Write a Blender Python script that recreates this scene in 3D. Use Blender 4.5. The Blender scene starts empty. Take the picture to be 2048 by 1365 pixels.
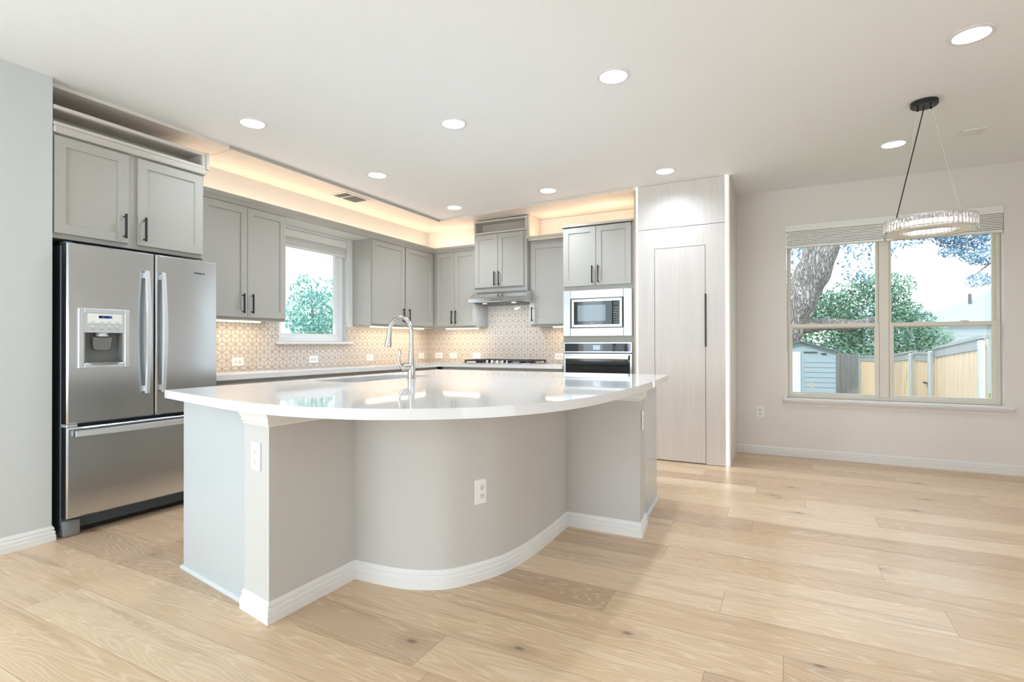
import bpy, bmesh, math, random
from mathutils import Vector, Matrix
random.seed(7)
S = bpy.context.scene
COL = S.collection
PI = math.pi

# ------------------------------------------------------------------ camera
F_PX = 1057.45
yaw, pitch, roll = 0.4808, 0.0051, -0.0023
fw = Vector((-math.sin(yaw)*math.cos(pitch), math.cos(yaw)*math.cos(pitch), math.sin(pitch)))
rt = Vector((math.cos(yaw), math.sin(yaw), 0)); up = rt.cross(fw)
rt, up = rt*math.cos(roll)+up*math.sin(roll), -rt*math.sin(roll)+up*math.cos(roll)
cd = bpy.data.cameras.new('camera'); cam = bpy.data.objects.new('camera', cd); COL.objects.link(cam)
cd.sensor_width = 36.0; cd.sensor_fit = 'HORIZONTAL'; cd.lens = F_PX/2048*36.0; cd.shift_y = 0.0009
cd.clip_start = 0.05; cd.clip_end = 300
M = Matrix((rt, up, -fw)).transposed().to_4x4(); M.translation = Vector((4.4483, -6.0243, 1.1431)); cam.matrix_world = M
S.camera = cam

# ------------------------------------------------------------------ world, sun, exposure
def lin(c):
    return tuple((x/12.92 if x <= .04045 else ((x+.055)/1.055)**2.4) for x in [v/255 for v in c])
W = bpy.data.worlds.new('sky'); S.world = W; W.use_nodes = True
bg = W.node_tree.nodes['Background']
bg.inputs[0].default_value = (0.86, 0.94, 1.0, 1); bg.inputs[1].default_value = 2.1
sd = bpy.data.lights.new('sun', 'SUN'); sd.energy = 2.2; sd.angle = math.radians(1.5); sd.color = (1, .94, .85)
sun = bpy.data.objects.new('sun', sd); COL.objects.link(sun)
sun.rotation_euler = Vector((0.45, 0.75, -0.75)).to_track_quat('-Z', 'Y').to_euler(); sun.location = (0, -10, 12)
VS = S.view_settings
VS.view_transform = 'Standard'; VS.look = 'None'; VS.gamma = 1.0; VS.use_curve_mapping = False; VS.exposure = 0.24
S.cycles.use_denoising = True; S.cycles.max_bounces = 10; S.cycles.diffuse_bounces = 5; S.cycles.glossy_bounces = 5
S.cycles.transmission_bounces = 8; S.cycles.transparent_max_bounces = 16; S.cycles.sample_clamp_indirect = 8
S.cycles.caustics_reflective = False; S.cycles.caustics_refractive = False
WARM = (1.0, .80, .60); LAMP = (.86, .95, 1.06)
P_DOWN, P_COVE, P_UNDER, P_HOOD = 10.5, 2.0, 2.3, 1.8
P_REAR, P_SIDE, P_LEFT, SKYC = 80., 14., 34., (.72, .88, 1.02)

def area(name, loc, direction, sx, sy, power, color, portal=False, shape='RECTANGLE', parent=None, spread=PI):
    l = bpy.data.lights.new(name, 'AREA'); l.shape = shape; l.size = sx
    if shape == 'RECTANGLE': l.size_y = sy
    l.energy = power; l.color = color; l.spread = spread
    if portal: l.cycles.is_portal = True
    o = bpy.data.objects.new(name, l); COL.objects.link(o)
    o.rotation_euler = Vector(direction).to_track_quat('-Z', 'Y').to_euler(); o.location = loc
    if parent: o.parent = parent; o.location = Vector(loc)-parent.location
    return o
# daylight portals in the seen windows; added lamps in the inferred, unseen openings
area('daylight_kitchen', (-.16, -2.02, 1.75), (1, 0, 0), 1.15, .9, 1, (1, 1, 1), True)
area('daylight_dining', (5.28, .24, 1.45), (0, -1, 0), 1.7, 1.75, 1, (1, 1, 1), True)
area('daylight_rear', (2.0, -9.02, 1.2), (0, 1, 0), 2.6, 2.3, P_REAR, SKYC)
area('daylight_side', (7.22, -6.0, 1.2), (-1, 0, 0), 3.1, 2.3, P_SIDE, SKYC)

area('daylight_left', (.64, -6.85, 1.35), (1, 0, 0), 2.1, 2.5, P_LEFT, SKYC)

# ------------------------------------------------------------------ materials
class N:
    def __init__(s, name):
        s.m = bpy.data.materials.new(name); s.m.use_nodes = True
        s.t = s.m.node_tree; s.b = s.t.nodes['Principled BSDF']
    def n(s, typ, **kw):
        x = s.t.nodes.new(typ)
        for k, v in kw.items(): setattr(x, k, v)
        return x
    def l(s, a, b): s.t.links.new(a, b)
    def val(s, sock, v):
        if hasattr(v, 'is_output') or isinstance(v, bpy.types.NodeSocket): s.l(v, sock)
        else: sock.default_value = v
    def math(s, op, a, b=None, c=None):
        x = s.n('ShaderNodeMath', operation=op); s.val(x.inputs[0], a)
        if b is not None: s.val(x.inputs[1], b)
        if c is not None: s.val(x.inputs[2], c)
        return x.outputs[0]
    def mix(s, f, a, b, blend='MIX'):
        x = s.n('ShaderNodeMix', data_type='RGBA', blend_type=blend)
        s.val(x.inputs[0], f); s.val(x.inputs[6], a); s.val(x.inputs[7], b); return x.outputs[2]
    def ramp(s, f, stops):
        x = s.n('ShaderNodeValToRGB'); s.l(f, x.inputs[0]); e = x.color_ramp.elements
        while len(e) < len(stops): e.new(.5)
        for k, (p, c) in enumerate(stops):
            e[k].position = p; e[k].color = (c if len(c) == 4 else (*c, 1))
        return x.outputs[0]
    def noise(s, vec, scale, detail=3, rough=.5, dist=0, dim='3D'):
        x = s.n('ShaderNodeTexNoise', noise_dimensions=dim); s.l(vec, x.inputs['Vector'])
        x.inputs['Scale'].default_value = scale; x.inputs['Detail'].default_value = detail
        x.inputs['Roughness'].default_value = rough; x.inputs['Distortion'].default_value = dist
        return x.outputs[0]
    def obj(s): return s.n('ShaderNodeTexCoord').outputs['Object']
    def scale(s, vec, v, loc=(0, 0, 0)):
        x = s.n('ShaderNodeMapping'); s.l(vec, x.inputs[0]); x.inputs['Scale'].default_value = v; x.inputs['Location'].default_value = loc
        return x.outputs[0]
    def bump(s, h, strength, dist=.01):
        x = s.n('ShaderNodeBump'); s.l(h, x.inputs['Height']); x.inputs['Strength'].default_value = strength; x.inputs['Distance'].default_value = dist
        s.l(x.outputs[0], s.b.inputs['Normal'])
    def set(s, color=None, rough=None, metal=None, spec=None):
        if color is not None: s.val(s.b.inputs['Base Color'], color if not isinstance(color, tuple) or len(color) == 4 else (*color, 1))
        if rough is not None: s.val(s.b.inputs['Roughness'], rough)
        if metal is not None: s.b.inputs['Metallic'].default_value = metal
        if spec is not None: s.b.inputs['Specular IOR Level'].default_value = spec
        return s

def paint(name, rgb, rough=.5, var=.03, scale=6., bump=0., bscale=220., spec=.5, metal=0.):
    n = N(name); c = lin(rgb); v = n.obj()
    f = n.noise(v, scale, 3)
    a = tuple(max(0, x*(1-var)) for x in c)+(1,); b = tuple(min(1, x*(1+var)) for x in c)+(1,)
    n.set(n.mix(f, a, b), rough, metal, spec)
    if bump: n.bump(n.noise(v, bscale, 2), bump, .004)
    return n.m
def brushed(name, rgb, rough, axis=2, strength=.012, metal=1.):
    n = N(name); v = n.obj(); sc = [220., 220., 220.]; sc[axis] = 3.
    h = n.noise(n.scale(v, sc), 1., 2)
    c = lin(rgb)
    n.set(n.mix(h, tuple(x*.97 for x in c)+(1,), tuple(min(1, x*1.03) for x in c)+(1,)), n.math('MULTIPLY_ADD', h, .06, rough-.03), metal)
    n.bump(h, strength, .002); return n.m
def emit(name, rgb, strength):
    n = N(name); n.set((0, 0, 0), .5); n.b.inputs['Emission Color'].default_value = (*rgb, 1)
    f = n.noise(n.obj(), 40, 1); n.l(n.math('MULTIPLY_ADD', f, .02*strength, strength*.99), n.b.inputs['Emission Strength']); return n.m
def glass(name, tint=(1, 1, 1), refl=1.0):
    n = N(name); t = n.t; t.nodes.remove(n.b)
    out = t.nodes['Material Output']; tr = n.n('ShaderNodeBsdfTransparent'); tr.inputs[0].default_value = (*tint, 1)
    gl = n.n('ShaderNodeBsdfGlossy'); gl.inputs['Roughness'].default_value = .01
    lw = n.n('ShaderNodeLayerWeight'); lw.inputs[0].default_value = .5; fr = n.math('MULTIPLY_ADD', n.math('POWER', lw.outputs['Facing'], 5.), .96, .035)
    wob = n.noise(n.obj(), 1.5, 1)
    mx = n.n('ShaderNodeMixShader'); n.l(n.math('MULTIPLY', fr, n.math('MULTIPLY_ADD', wob, .05, refl)), mx.inputs[0]); n.l(tr.outputs[0], mx.inputs[1]); n.l(gl.outputs[0], mx.inputs[2]); n.l(mx.outputs[0], out.inputs[0])
    return n.m

def mat_floor():
    n = N('oak_planks'); t = n.obj(); sx = n.n('ShaderNodeSeparateXYZ'); n.l(t, sx.inputs[0]); X, Y = sx.outputs[0], sx.outputs[1]
    w, L = .225, 1.9
    ry = n.math('DIVIDE', n.math('ADD', Y, .02), w); row = n.math('FLOOR', ry); fy = n.math('FRACT', ry)
    h1 = n.n('ShaderNodeTexWhiteNoise', noise_dimensions='1D'); n.l(row, h1.inputs['W'])
    rx = n.math('ADD', n.math('DIVIDE', X, L), n.math('MULTIPLY', h1.outputs[0], 7.3)); ix = n.math('FLOOR', rx); fx = n.math('FRACT', rx)
    cv = n.n('ShaderNodeCombineXYZ'); n.l(row, cv.inputs[0]); n.l(ix, cv.inputs[1])
    hw = n.n('ShaderNodeTexWhiteNoise', noise_dimensions='2D'); n.l(cv.outputs[0], hw.inputs['Vector']); rnd = hw.outputs[0]; rcol = hw.outputs[1]
    # plank-local coordinates
    off = n.n('ShaderNodeVectorMath', operation='SCALE'); n.l(rcol, off.inputs[0]); off.inputs['Scale'].default_value = 37.
    p = n.n('ShaderNodeVectorMath', operation='ADD'); n.l(t, p.inputs[0]); n.l(off.outputs[0], p.inputs[1]); pv = p.outputs[0]
    # cathedral growth rings: contour lines of a stretched noise field
    fld = n.noise(n.scale(pv, (.30, 3.2, 1)), 1.2, 3, .45, .15)
    rings = n.math('SINE', n.math('MULTIPLY', fld, 330.))
    fib = n.noise(n.scale(pv, (7, 160, 1)), 1., 3, .6)
    limed = n.math('MULTIPLY', n.math('POWER', n.math('MULTIPLY_ADD', rings, .5, .5), 6.), n.math('MULTIPLY_ADD', fib, .8, .25))
    patch = n.noise(n.scale(pv, (1.2, 3, 1)), 1.1, 3, .5)
    base = n.ramp(rnd, [(0, lin((204, 172, 138))), (.25, lin((230, 202, 168))), (.5, lin((239, 215, 184))), (.75, lin((221, 191, 157))), (1, lin((188, 160, 134)))])
    c = n.mix(n.math('MULTIPLY', patch, .6), base, (*lin((196, 160, 122)), 1))
    c = n.mix(n.math('MULTIPLY', n.math('SUBTRACT', fib, .35), 1.0), c, (*lin((170, 138, 108)), 1))
    c = n.mix(n.math('MULTIPLY', limed, .5), c, (*lin((243, 229, 209)), 1))
    # knots
    vo = n.n('ShaderNodeTexVoronoi', voronoi_dimensions='2D'); n.l(n.scale(pv, (1.15, 2.1, 1)), vo.inputs['Vector']); vo.inputs['Scale'].default_value = 1.; vo.inputs['Randomness'].default_value = 1
    kn = n.ramp(vo.outputs['Distance'], [(0, (1, 1, 1)), (.014, (.8, .8, .8)), (.034, (.28, .28, .28)), (.13, (0, 0, 0))])
    kc = n.n('ShaderNodeSeparateColor'); n.l(vo.outputs['Color'], kc.inputs[0])
    kn = n.math('MULTIPLY', kn, n.math('GREATER_THAN', kc.outputs[0], .3))
    c = n.mix(n.math('MULTIPLY', kn, .8), c, (*lin((88, 62, 44)), 1))
    # dark mineral streaks
    stk = n.noise(n.scale(pv, (.9, 14, 1)), 1.0, 3, .55)
    stm = n.ramp(stk, [(.56, (0, 0, 0)), (.74, (1, 1, 1))])
    c = n.mix(n.math('MULTIPLY', stm, .38), c, (*lin((136, 108, 86)), 1))
    # seams
    ey = n.math('MINIMUM', fy, n.math('SUBTRACT', 1, fy)); ex = n.math('MINIMUM', fx, n.math('SUBTRACT', 1, fx))
    sy = n.math('LESS_THAN', ey, .0065); sxm = n.math('LESS_THAN', ex, .0008)
    seam = n.math('MAXIMUM', sy, sxm)
    c = n.mix(n.math('MULTIPLY', seam, .55), c, (*lin((140, 110, 84)), 1))
    n.set(c, n.math('MULTIPLY_ADD', fib, .12, .27), 0, .5)
    h = n.math('SUBTRACT', n.math('MULTIPLY_ADD', limed, -.25, n.math('MULTIPLY', fib, .3)), n.math('MULTIPLY', seam, .8))
    n.bump(h, .12, .004); return n.m
def mat_woodpanel(name, a, b, axis=2):
    n = N(name); v = n.obj(); sc = [26., 26., 26.]; sc[axis] = .9
    f = n.noise(n.scale(v, sc), 1., 4, .6); g = n.noise(n.scale(v, [x*4 for x in sc]), 1., 2)
    m = n.math('MULTIPLY_ADD', g, .35, n.math('MULTIPLY', f, .65))
    n.set(n.ramp(m, [(.3, lin(a)), (.7, lin(b))]), .42); n.bump(m, .05, .002); return n.m
def mat_bark():
    n = N('oak_bark'); v = n.obj(); a = n.noise(n.scale(v, (15, 15, 3.4)), 1.2, 3, .55, .9)
    r = n.math('ABSOLUTE', n.math('SUBTRACT', a, .5)); r = n.math('MINIMUM', n.math('MULTIPLY', r, 7.), 1.)
    f = n.noise(v, 40, 3); h = n.math('MULTIPLY_ADD', f, .3, n.math('MULTIPLY', r, .8))
    n.set(n.ramp(h, [(.15, lin((92, 92, 98))), (.6, lin((186, 180, 178)))]), .9); n.bump(h, 1., .05); return n.m
def mat_leaf(name, a, b):
    n = N(name); f = n.noise(n.obj(), 3., 2); n.set(n.ramp(f, [(.3, lin(a)), (.7, lin(b))]), .5)
    return n.m
def mat_quartz():
    n = N('white_quartz'); v = n.obj(); f = n.noise(v, 3., 5); g = n.noise(v, 300., 1)
    n.set(n.mix(f, (*lin((222, 222, 223)), 1), (*lin((229, 228, 227)), 1)), n.math('MULTIPLY_ADD', g, .02, .035), 0, .5); return n.m

MT = dict(
 floor=mat_floor(),
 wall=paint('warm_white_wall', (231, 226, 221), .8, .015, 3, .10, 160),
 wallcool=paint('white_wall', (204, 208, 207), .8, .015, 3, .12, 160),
 ceil=paint('white_ceiling', (238, 240, 240), .75, .012, 2, .12, 140),
 trim=paint('white_trim', (230, 229, 227), .38, .01, 8),
 shoe=paint('grey_shoe', (206, 210, 212), .4, .01, 8),
 cab=paint('grey_cabinet', (177, 175, 168), .36, .015, 5),
 cubby=paint('pale_cubby', (208, 202, 193), .5, .015, 5),
 cabin=paint('grey_cabinet_inside', (196, 191, 183), .5, .015, 5),
 sidepanel=paint('grey_satin_panel', (192, 196, 198), .20, .01, 3),
 knee=paint('textured_grey_wall', (199, 196, 192), .7, .015, 4, .12, 150),
 panel=mat_woodpanel('whitewashed_panel', (214, 208, 203), (226, 221, 216)),
 ceilpanel=mat_woodpanel('pale_wood_ceiling_panel', (222, 214, 203), (233, 226, 217), 1),
 filler=mat_woodpanel('pale_wood_filler', (214, 196, 174), (226, 210, 190)),
 black=paint('matt_black_metal', (30, 30, 31), .42, .1, 30),
 dark=paint('dark_gap', (28, 29, 30), .6, .1, 20),
 fdark=paint('charcoal_steel', (74, 84, 92), .4, .05, 6, metal=.3),
 fgrey=paint('grey_plastic', (128, 130, 128), .45, .03, 20),
 steel=brushed('brushed_steel', (216, 221, 226), .24, 1, .008),
 steelh=brushed('bright_steel', (222, 224, 225), .2, 2),
 steelo=brushed('oven_steel', (214, 216, 217), .2, 0),
 nickel=brushed('brushed_nickel', (200, 196, 190), .22, 2, .02),
 chrome=brushed('chrome', (235, 235, 235), .06, 2, .0),
 handle=paint('satin_silver', (228, 231, 233), .32, .01, 30, metal=.55),
 silver=paint('silver_plastic', (208, 212, 214), .35, .02, 30, metal=.35),
 lightplate=paint('white_plastic', (240, 240, 238), .35, .01, 20),
 mwframe=paint('white_steel_trim', (226, 230, 231), .16, .01, 10, metal=.55),
 bglass=paint('black_glass', (24, 30, 34), .04, .05, 10, spec=.9),
 lcd=emit('blue_display', (.05, .2, .9), 1.2), lcdpale=emit('pale_display', (.62, .78, .95), .8),
 led=emit('led_diffuser', (1., .94, .86), 2.6), lens=emit('lamp_lens', (1., .98, .95), 1.7), ledwarm=emit('warm_led', (1., .82, .6), 2.2),
 chand=emit('pendant_led', (1., .9, .86), 1.0),
 tile=paint('glazed_tile', (217, 207, 195), .10, .03, 20, .02, 30), grout=paint('grout', (150, 137, 122), .85, .05, 40),
 quartz=mat_quartz(), glass=glass('window_glass', (.97, .99, 1.), .9),
 vinyl=paint('almond_vinyl', (224, 218, 206), .4, .01, 10), vinylw=paint('white_vinyl', (238, 240, 240), .4, .01, 10),
 blind=paint('white_blind', (240, 239, 236), .5, .02, 20),
 bark=mat_bark(), leaf=mat_leaf('green_leaves', (58, 112, 88), (128, 168, 140)), leafb=mat_leaf('sky_flare_leaves', (92, 140, 178), (150, 186, 210)), leaft=mat_leaf('overexposed_teal_leaves', (104, 172, 166), (182, 218, 212)),  # leafb has blue sky flare painted in; leaft is paled for overexposure
 shed=paint('grey_shed_siding', (150, 168, 180), .6, .04, 3), shedl=paint('light_shed_face', (206, 220, 228), .5, .03, 3), shedr=paint('dark_shed_roof', (92, 108, 110), .7, .05, 6),
 plank=mat_woodpanel('cedar_board', (200, 168, 134), (228, 202, 172)), grey_wood=mat_woodpanel('weathered_board', (118, 124, 128), (166, 170, 172)),
 galv=paint('galvanised_post', (190, 198, 202), .4, .03, 10, metal=.4),
 siding=paint('pale_siding', (168, 180, 192), .7, .02, 2), shingle=paint('pale_shingle', (150, 160, 170), .9, .05, 9), housewin=paint('house_window', (104, 126, 146), .2, .05, 2),
 grass=paint('lawn', (120, 132, 84), .9, .2, 8), outwall=paint('outer_brick', (190, 170, 150), .9, .08, 10),
 sticker=paint('white_sticker', (236, 238, 240), .5, .02, 30), bronze=paint('dark_burner', (38, 38, 40), .35, .05, 30),
)
def crystal_mat():
    n = N('crystal'); n.set((1, 1, 1), .0); n.b.inputs['Transmission Weight'].default_value = 1; n.b.inputs['IOR'].default_value = 1.5
    f = n.noise(n.obj(), 20, 1); n.set(None, n.math('MULTIPLY', f, .02)); return n.m
MT['crystal'] = crystal_mat()

# ------------------------------------------------------------------ mesh helpers
def loc_of(o):
    while o.parent: o = o.parent
    return o.location
def build(name, bm, mat, parent=None, smooth=35, kind=None, label=None):
    bmesh.ops.recalc_face_normals(bm, faces=bm.faces)
    if parent is not None:
        d = loc_of(parent)
        for v in bm.verts: v.co -= d
    me = bpy.data.meshes.new(name); bm.to_mesh(me); bm.free()
    me.materials.append(MT[mat] if isinstance(mat, str) else mat)
    me.shade_smooth(); me.set_sharp_from_angle(angle=math.radians(smooth))
    o = bpy.data.objects.new(name, me); COL.objects.link(o)
    if parent is not None: o.parent = parent
    if kind: o['kind'] = kind
    if label: o['label'] = label
    return o
def tag(o, label, cat, group=None):
    o['label'] = label; o['category'] = cat
    if group: o['group'] = group
    return o
def thing(name, label, cat, loc=(0, 0, 0), group=None):
    o = bpy.data.objects.new(name, None); o.empty_display_size = .1; COL.objects.link(o); o.location = loc
    return tag(o, label, cat, group)
def struct(name, bm, mat, parent=None, **k): return build(name, bm, mat, parent, kind=None if parent else 'structure', **k)
NB = bmesh.new
def face(bm, pts): return bm.faces.new([bm.verts.new(p) for p in pts])
def box(bm, x0, x1, y0, y1, z0, z1, bev=0., seg=1):
    x0, x1 = sorted((x0, x1)); y0, y1 = sorted((y0, y1)); z0, z1 = sorted((z0, z1))
    v = [bm.verts.new((x, y, z)) for x in (x0, x1) for y in (y0, y1) for z in (z0, z1)]
    fs = [bm.faces.new([v[i] for i in q]) for q in ((0, 1, 3, 2), (4, 6, 7, 5), (0, 4, 5, 1), (2, 3, 7, 6), (0, 2, 6, 4), (1, 5, 7, 3))]
    if bev:
        es = list({e for f in fs for e in f.edges}); bmesh.ops.bevel(bm, geom=es, offset=bev, segments=seg, affect='EDGES', profile=.5)
    return bm
def BX(*a, **k): return box(NB(), *a, **k)
def prism(bm, pts, z0, z1, bev=0., seg=2):
    a = [bm.verts.new((x, y, z0)) for x, y in pts]; b = [bm.verts.new((x, y, z1)) for x, y in pts]; n = len(pts)
    fs = [bm.faces.new(a), bm.faces.new(b[::-1])]
    for i in range(n): fs.append(bm.faces.new((a[i], a[(i+1) % n], b[(i+1) % n], b[i])))
    if bev: bmesh.ops.bevel(bm, geom=list(fs[0].edges)+list(fs[1].edges), offset=bev, segments=seg, affect='EDGES', profile=.5)
    return bm
def frame3(d):
    d = Vector(d).normalized(); a = Vector((0, 0, 1)) if abs(d.z) < .9 else Vector((1, 0, 0))
    u = d.cross(a).normalized(); return u, d.cross(u).normalized()
def tube(bm, pts, r, seg=12, cap=True):
    pts = [Vector(p) for p in pts]; n = len(pts); rs = r if isinstance(r, (list, tuple)) else [r]*n
    rings = []; u = None
    for i, p in enumerate(pts):
        d = (pts[min(i+1, n-1)]-pts[max(i-1, 0)]).normalized()
        if u is None: u, v = frame3(d)
        else:
            u = (u-d*u.dot(d)).normalized(); v = d.cross(u)
        rings.append([bm.verts.new(p+(u*math.cos(t)+v*math.sin(t))*rs[i]) for t in [2*PI*k/seg for k in range(seg)]])
    for a, b in zip(rings, rings[1:]):
        for k in range(seg): bm.faces.new((a[k], a[(k+1) % seg], b[(k+1) % seg], b[k]))
    if cap:
        bm.faces.new(rings[0]); bm.faces.new(rings[-1][::-1])
    return bm
def lathe(bm, c, prof, seg=32, axis=(0, 0, 1), closed=False):
    c = Vector(c); d = Vector(axis).normalized(); u, v = frame3(d); rings = []
    for r, z in prof:
        if r < 1e-6: rings.append([bm.verts.new(c+d*z)])
        else: rings.append([bm.verts.new(c+d*z+(u*math.cos(2*PI*k/seg)+v*math.sin(2*PI*k/seg))*r) for k in range(seg)])
    pr = list(zip(rings, rings[1:]))
    if closed: pr.append((rings[-1], rings[0]))
    for a, b in pr:
        for k in range(seg):
            q = [a[k % len(a)], a[(k+1) % len(a)], b[(k+1) % len(b)], b[k % len(b)]]
            q = [x for i, x in enumerate(q) if x not in q[:i]]
            if len(q) > 2:
                try: bm.faces.new(q)
                except ValueError: pass
    return bm
def sweep(bm, path, prof, closed=False, side=1):
    """moulding: 2-D path (x,y), profile [(out, z)] pushed to the right side (side=1) of the path"""
    n = len(path); P2 = [Vector((p[0], p[1])) for p in path]; rings = []
    for i in range(n):
        a = P2[i]-P2[i-1] if (i > 0 or closed) else P2[1]-P2[0]
        b = P2[(i+1) % n]-P2[i] if (i < n-1 or closed) else a
        a = a.normalized(); b = b.normalized()
        na = Vector((a.y, -a.x))*side; nb = Vector((b.y, -b.x))*side; m = (na+nb)
        m = m/m.length; m = m/max(.3, m.dot(na))
        rings.append([bm.verts.new((P2[i].x+m.x*o, P2[i].y+m.y*o, z)) for o, z in prof])
    k = len(prof)
    for i in range(n if closed else n-1):
        A, B = rings[i], rings[(i+1) % n]
        for j in range(k): bm.faces.new((A[j], A[(j+1) % k], B[(j+1) % k], B[j]))
    if not closed: bm.faces.new(rings[0]); bm.faces.new(rings[-1][::-1])
    return bm
def catmull(pts, n=8):
    P3 = [Vector(p) for p in pts]; out = []
    for i in range(len(P3)-1):
        p0 = P3[max(i-1, 0)]; p1 = P3[i]; p2 = P3[i+1]; p3 = P3[min(i+2, len(P3)-1)]
        for k in range(n):
            t = k/n
            out.append(.5*((2*p1)+(p2-p0)*t+(2*p0-5*p1+4*p2-p3)*t*t+(3*p1-p0-3*p2+p3)*t**3))
    out.append(P3[-1]); return out
# oriented frames: (a along wall, z up, c out of the wall) -> world
def onA(x0=0.): return lambda a, z, c: (x0+c, a, z)
def onB(y0=0.): return lambda a, z, c: (a, y0-c, z)
def fbox(bm, f, a0, a1, z0, z1, c0, c1, bev=0.):
    p = f(a0, z0, c0); q = f(a1, z1, c1); return box(bm, p[0], q[0], p[1], q[1], p[2], q[2], bev)
def shaker(bm, f, a0, a1, z0, z1, c0, c1, fr=.058, rec=.010):
    def rect(i, c): return [bm.verts.new(f(a, z, c)) for a, z in ((a0+i, z0+i), (a1-i, z0+i), (a1-i, z1-i), (a0+i, z1-i))]
    R = [rect(0, c0), rect(0, c1-.002), rect(.002, c1), rect(fr, c1), rect(fr+.003, c1-rec)]
    for A, B in zip(R, R[1:]):
        for k in range(4): bm.faces.new((A[k], A[(k+1) % 4], B[(k+1) % 4], B[k]))
    bm.faces.new(R[0]); bm.faces.new(R[-1]); return bm
def pull(parent, f, a, z0, z1, c):
    bm = NB(); fbox(bm, f, a-.006, a+.006, z0, z1, c+.024, c+.036, .0015)
    for z in (z0+.016, z1-.016): tube(bm, [f(a, z, c), f(a, z, c+.026)], .005, 8)
    build('handle', bm, 'black', parent)
def text_mesh(name, s, size, parent, mat, origin, xdir, zdir, depth=.0006):
    cu = bpy.data.curves.new(name, 'FONT'); cu.body = s; cu.size = size; cu.extrude = depth; cu.align_x = 'CENTER'
    o = bpy.data.objects.new(name, cu); COL.objects.link(o)
    dg = bpy.context.evaluated_depsgraph_get(); me = bpy.data.meshes.new_from_object(o.evaluated_get(dg))
    bpy.data.objects.remove(o); X = Vector(xdir).normalized(); Z = Vector(zdir).normalized(); Yn = X.cross(Z)
    T = Matrix((X, Z, Yn)).transposed().to_4x4(); T.translation = Vector(origin)-loc_of(parent)
    me.transform(T); me.materials.clear(); me.materials.append(MT[mat]); t = bpy.data.objects.new(name, me); COL.objects.link(t); t.parent = parent
    return t
def copy_tree(o, parent=None):
    c = o.copy(); COL.objects.link(c)
    if parent: c.parent = parent
    for ch in list(o.children): copy_tree(ch, c)
    return c

# ------------------------------------------------------------------ room shell
ZC, ZB = 2.723, 2.70
DOWN = [(5.287, -2.55), (3.546, -2.997), (1.085, -3.553), (2.341, -2.88), (1.078, -2.256), (2.278, -1.06), (3.464, -1.118), (1.06, -.95), (5.195, -.933)]
struct('floor', BX(-.15, 7.4, -9.2, .2, -.12, 0), 'floor')
def ceiling():
    bm = NB(); loops = [[(-.0, -9.), (7.2, -9.), (7.2, .063), (-.0, .063)]]
    for x, y in DOWN: loops.append([(x+.080*math.cos(2*PI*k/32), y+.080*math.sin(2*PI*k/32)) for k in range(32)])
    es = []
    for lp in loops:
        v = [bm.verts.new((x, y, ZC)) for x, y in lp]
        es += [bm.edges.new((v[i], v[(i+1) % len(v)])) for i in range(len(v))]
    bmesh.ops.triangle_fill(bm, edges=es, use_beauty=True, use_dissolve=False)
    return struct('ceiling', bm, 'ceil')
ceiling()
roof = struct('roof', BX(-1., 8.1, -10., .95, 2.86, 3.0), 'outwall')  # unseen slab; overhang shaped to block sun from the kitchen window
# wall with rectangular opening(s), built from solid blocks
def wall_blocks(name, mat, boxes):
    bm = NB()
    for b in boxes: box(bm, *b)
    return struct(name, bm, mat)
KW = (-2.468, -1.574, 1.18, 2.315)       # kitchen window opening y0,y1,z0,z1
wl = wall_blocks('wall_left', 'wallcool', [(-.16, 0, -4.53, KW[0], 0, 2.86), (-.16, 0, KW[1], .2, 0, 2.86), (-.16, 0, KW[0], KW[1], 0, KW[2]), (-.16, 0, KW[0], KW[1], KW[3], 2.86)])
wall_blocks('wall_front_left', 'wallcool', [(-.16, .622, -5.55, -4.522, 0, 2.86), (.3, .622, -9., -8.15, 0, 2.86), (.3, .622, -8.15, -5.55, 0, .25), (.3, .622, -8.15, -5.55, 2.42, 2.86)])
wb = wall_blocks('wall_back', 'wall', [(0, 3.10, 0, .2, 0, 2.86)])
DW = (4.441, 6.128, .593, 2.354)
YC = .063
wall_blocks('wall_dining', 'wall', [(3.94, DW[0], YC, .26, 0, 2.86), (DW[1], 7.36, YC, .26, 0, 2.86), (DW[0], DW[1], YC, .26, 0, DW[2]), (DW[0], DW[1], YC, .26, DW[3], 2.86)])
wall_blocks('wall_right', 'wall', [(7.2, 7.36, -4.4, YC, 0, 2.86), (7.2, 7.36, -9., -7.6, 0, 2.86), (7.2, 7.36, -7.6, -4.4, 2.35, 2.86)])
wall_blocks('wall_rear', 'wall', [(.5, .65, -9.16, -9., 0, 2.86), (3.35, 7.36, -9.16, -9., 0, 2.86), (.65, 3.35, -9.16, -9., 2.35, 2.86)])
# baseboards (profile out,z)
BBP = [(0, 0), (.0155, 0), (.0155, .034), (.0110, .037), (.0110, .040), (.0135, .043), (.0125, .056), (.0075, .060), (.0075, .063), (.0100, .067), (.0085, .077), (.0045, .082), (.0035, .088), (0, .088)]
struct('baseboard_dining', sweep(NB(), [(3.957, YC), (7.2, YC)], BBP), 'trim')
struct('baseboard_left', sweep(NB(), [(.622, -9.), (.622, -4.522), (.56, -4.522)], BBP), 'trim')
# pale wood ceiling band above the cabinets, with the shade of its edge face painted as a grey strip
bm = NB(); prism(bm, [(0.001, -4.52), (.545, -4.52), (.545, -.53), (3.095, -.78), (3.095, -.001), (.001, -.001)], ZB, ZC-.001)
struct('trim_1', bm, 'ceilpanel')
struct('trim_2', BX(.5455, .557, -3.36, -.525, ZB-.004, ZC-.001), paint('shaded_edge_strip', (178, 177, 172), .5))
for k, (y, y2) in enumerate(((-3.335, -3.33),)):
    struct('trim_3', BX(.002, .545, y, y2, ZB-.0012, ZB), 'cabin')

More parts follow.
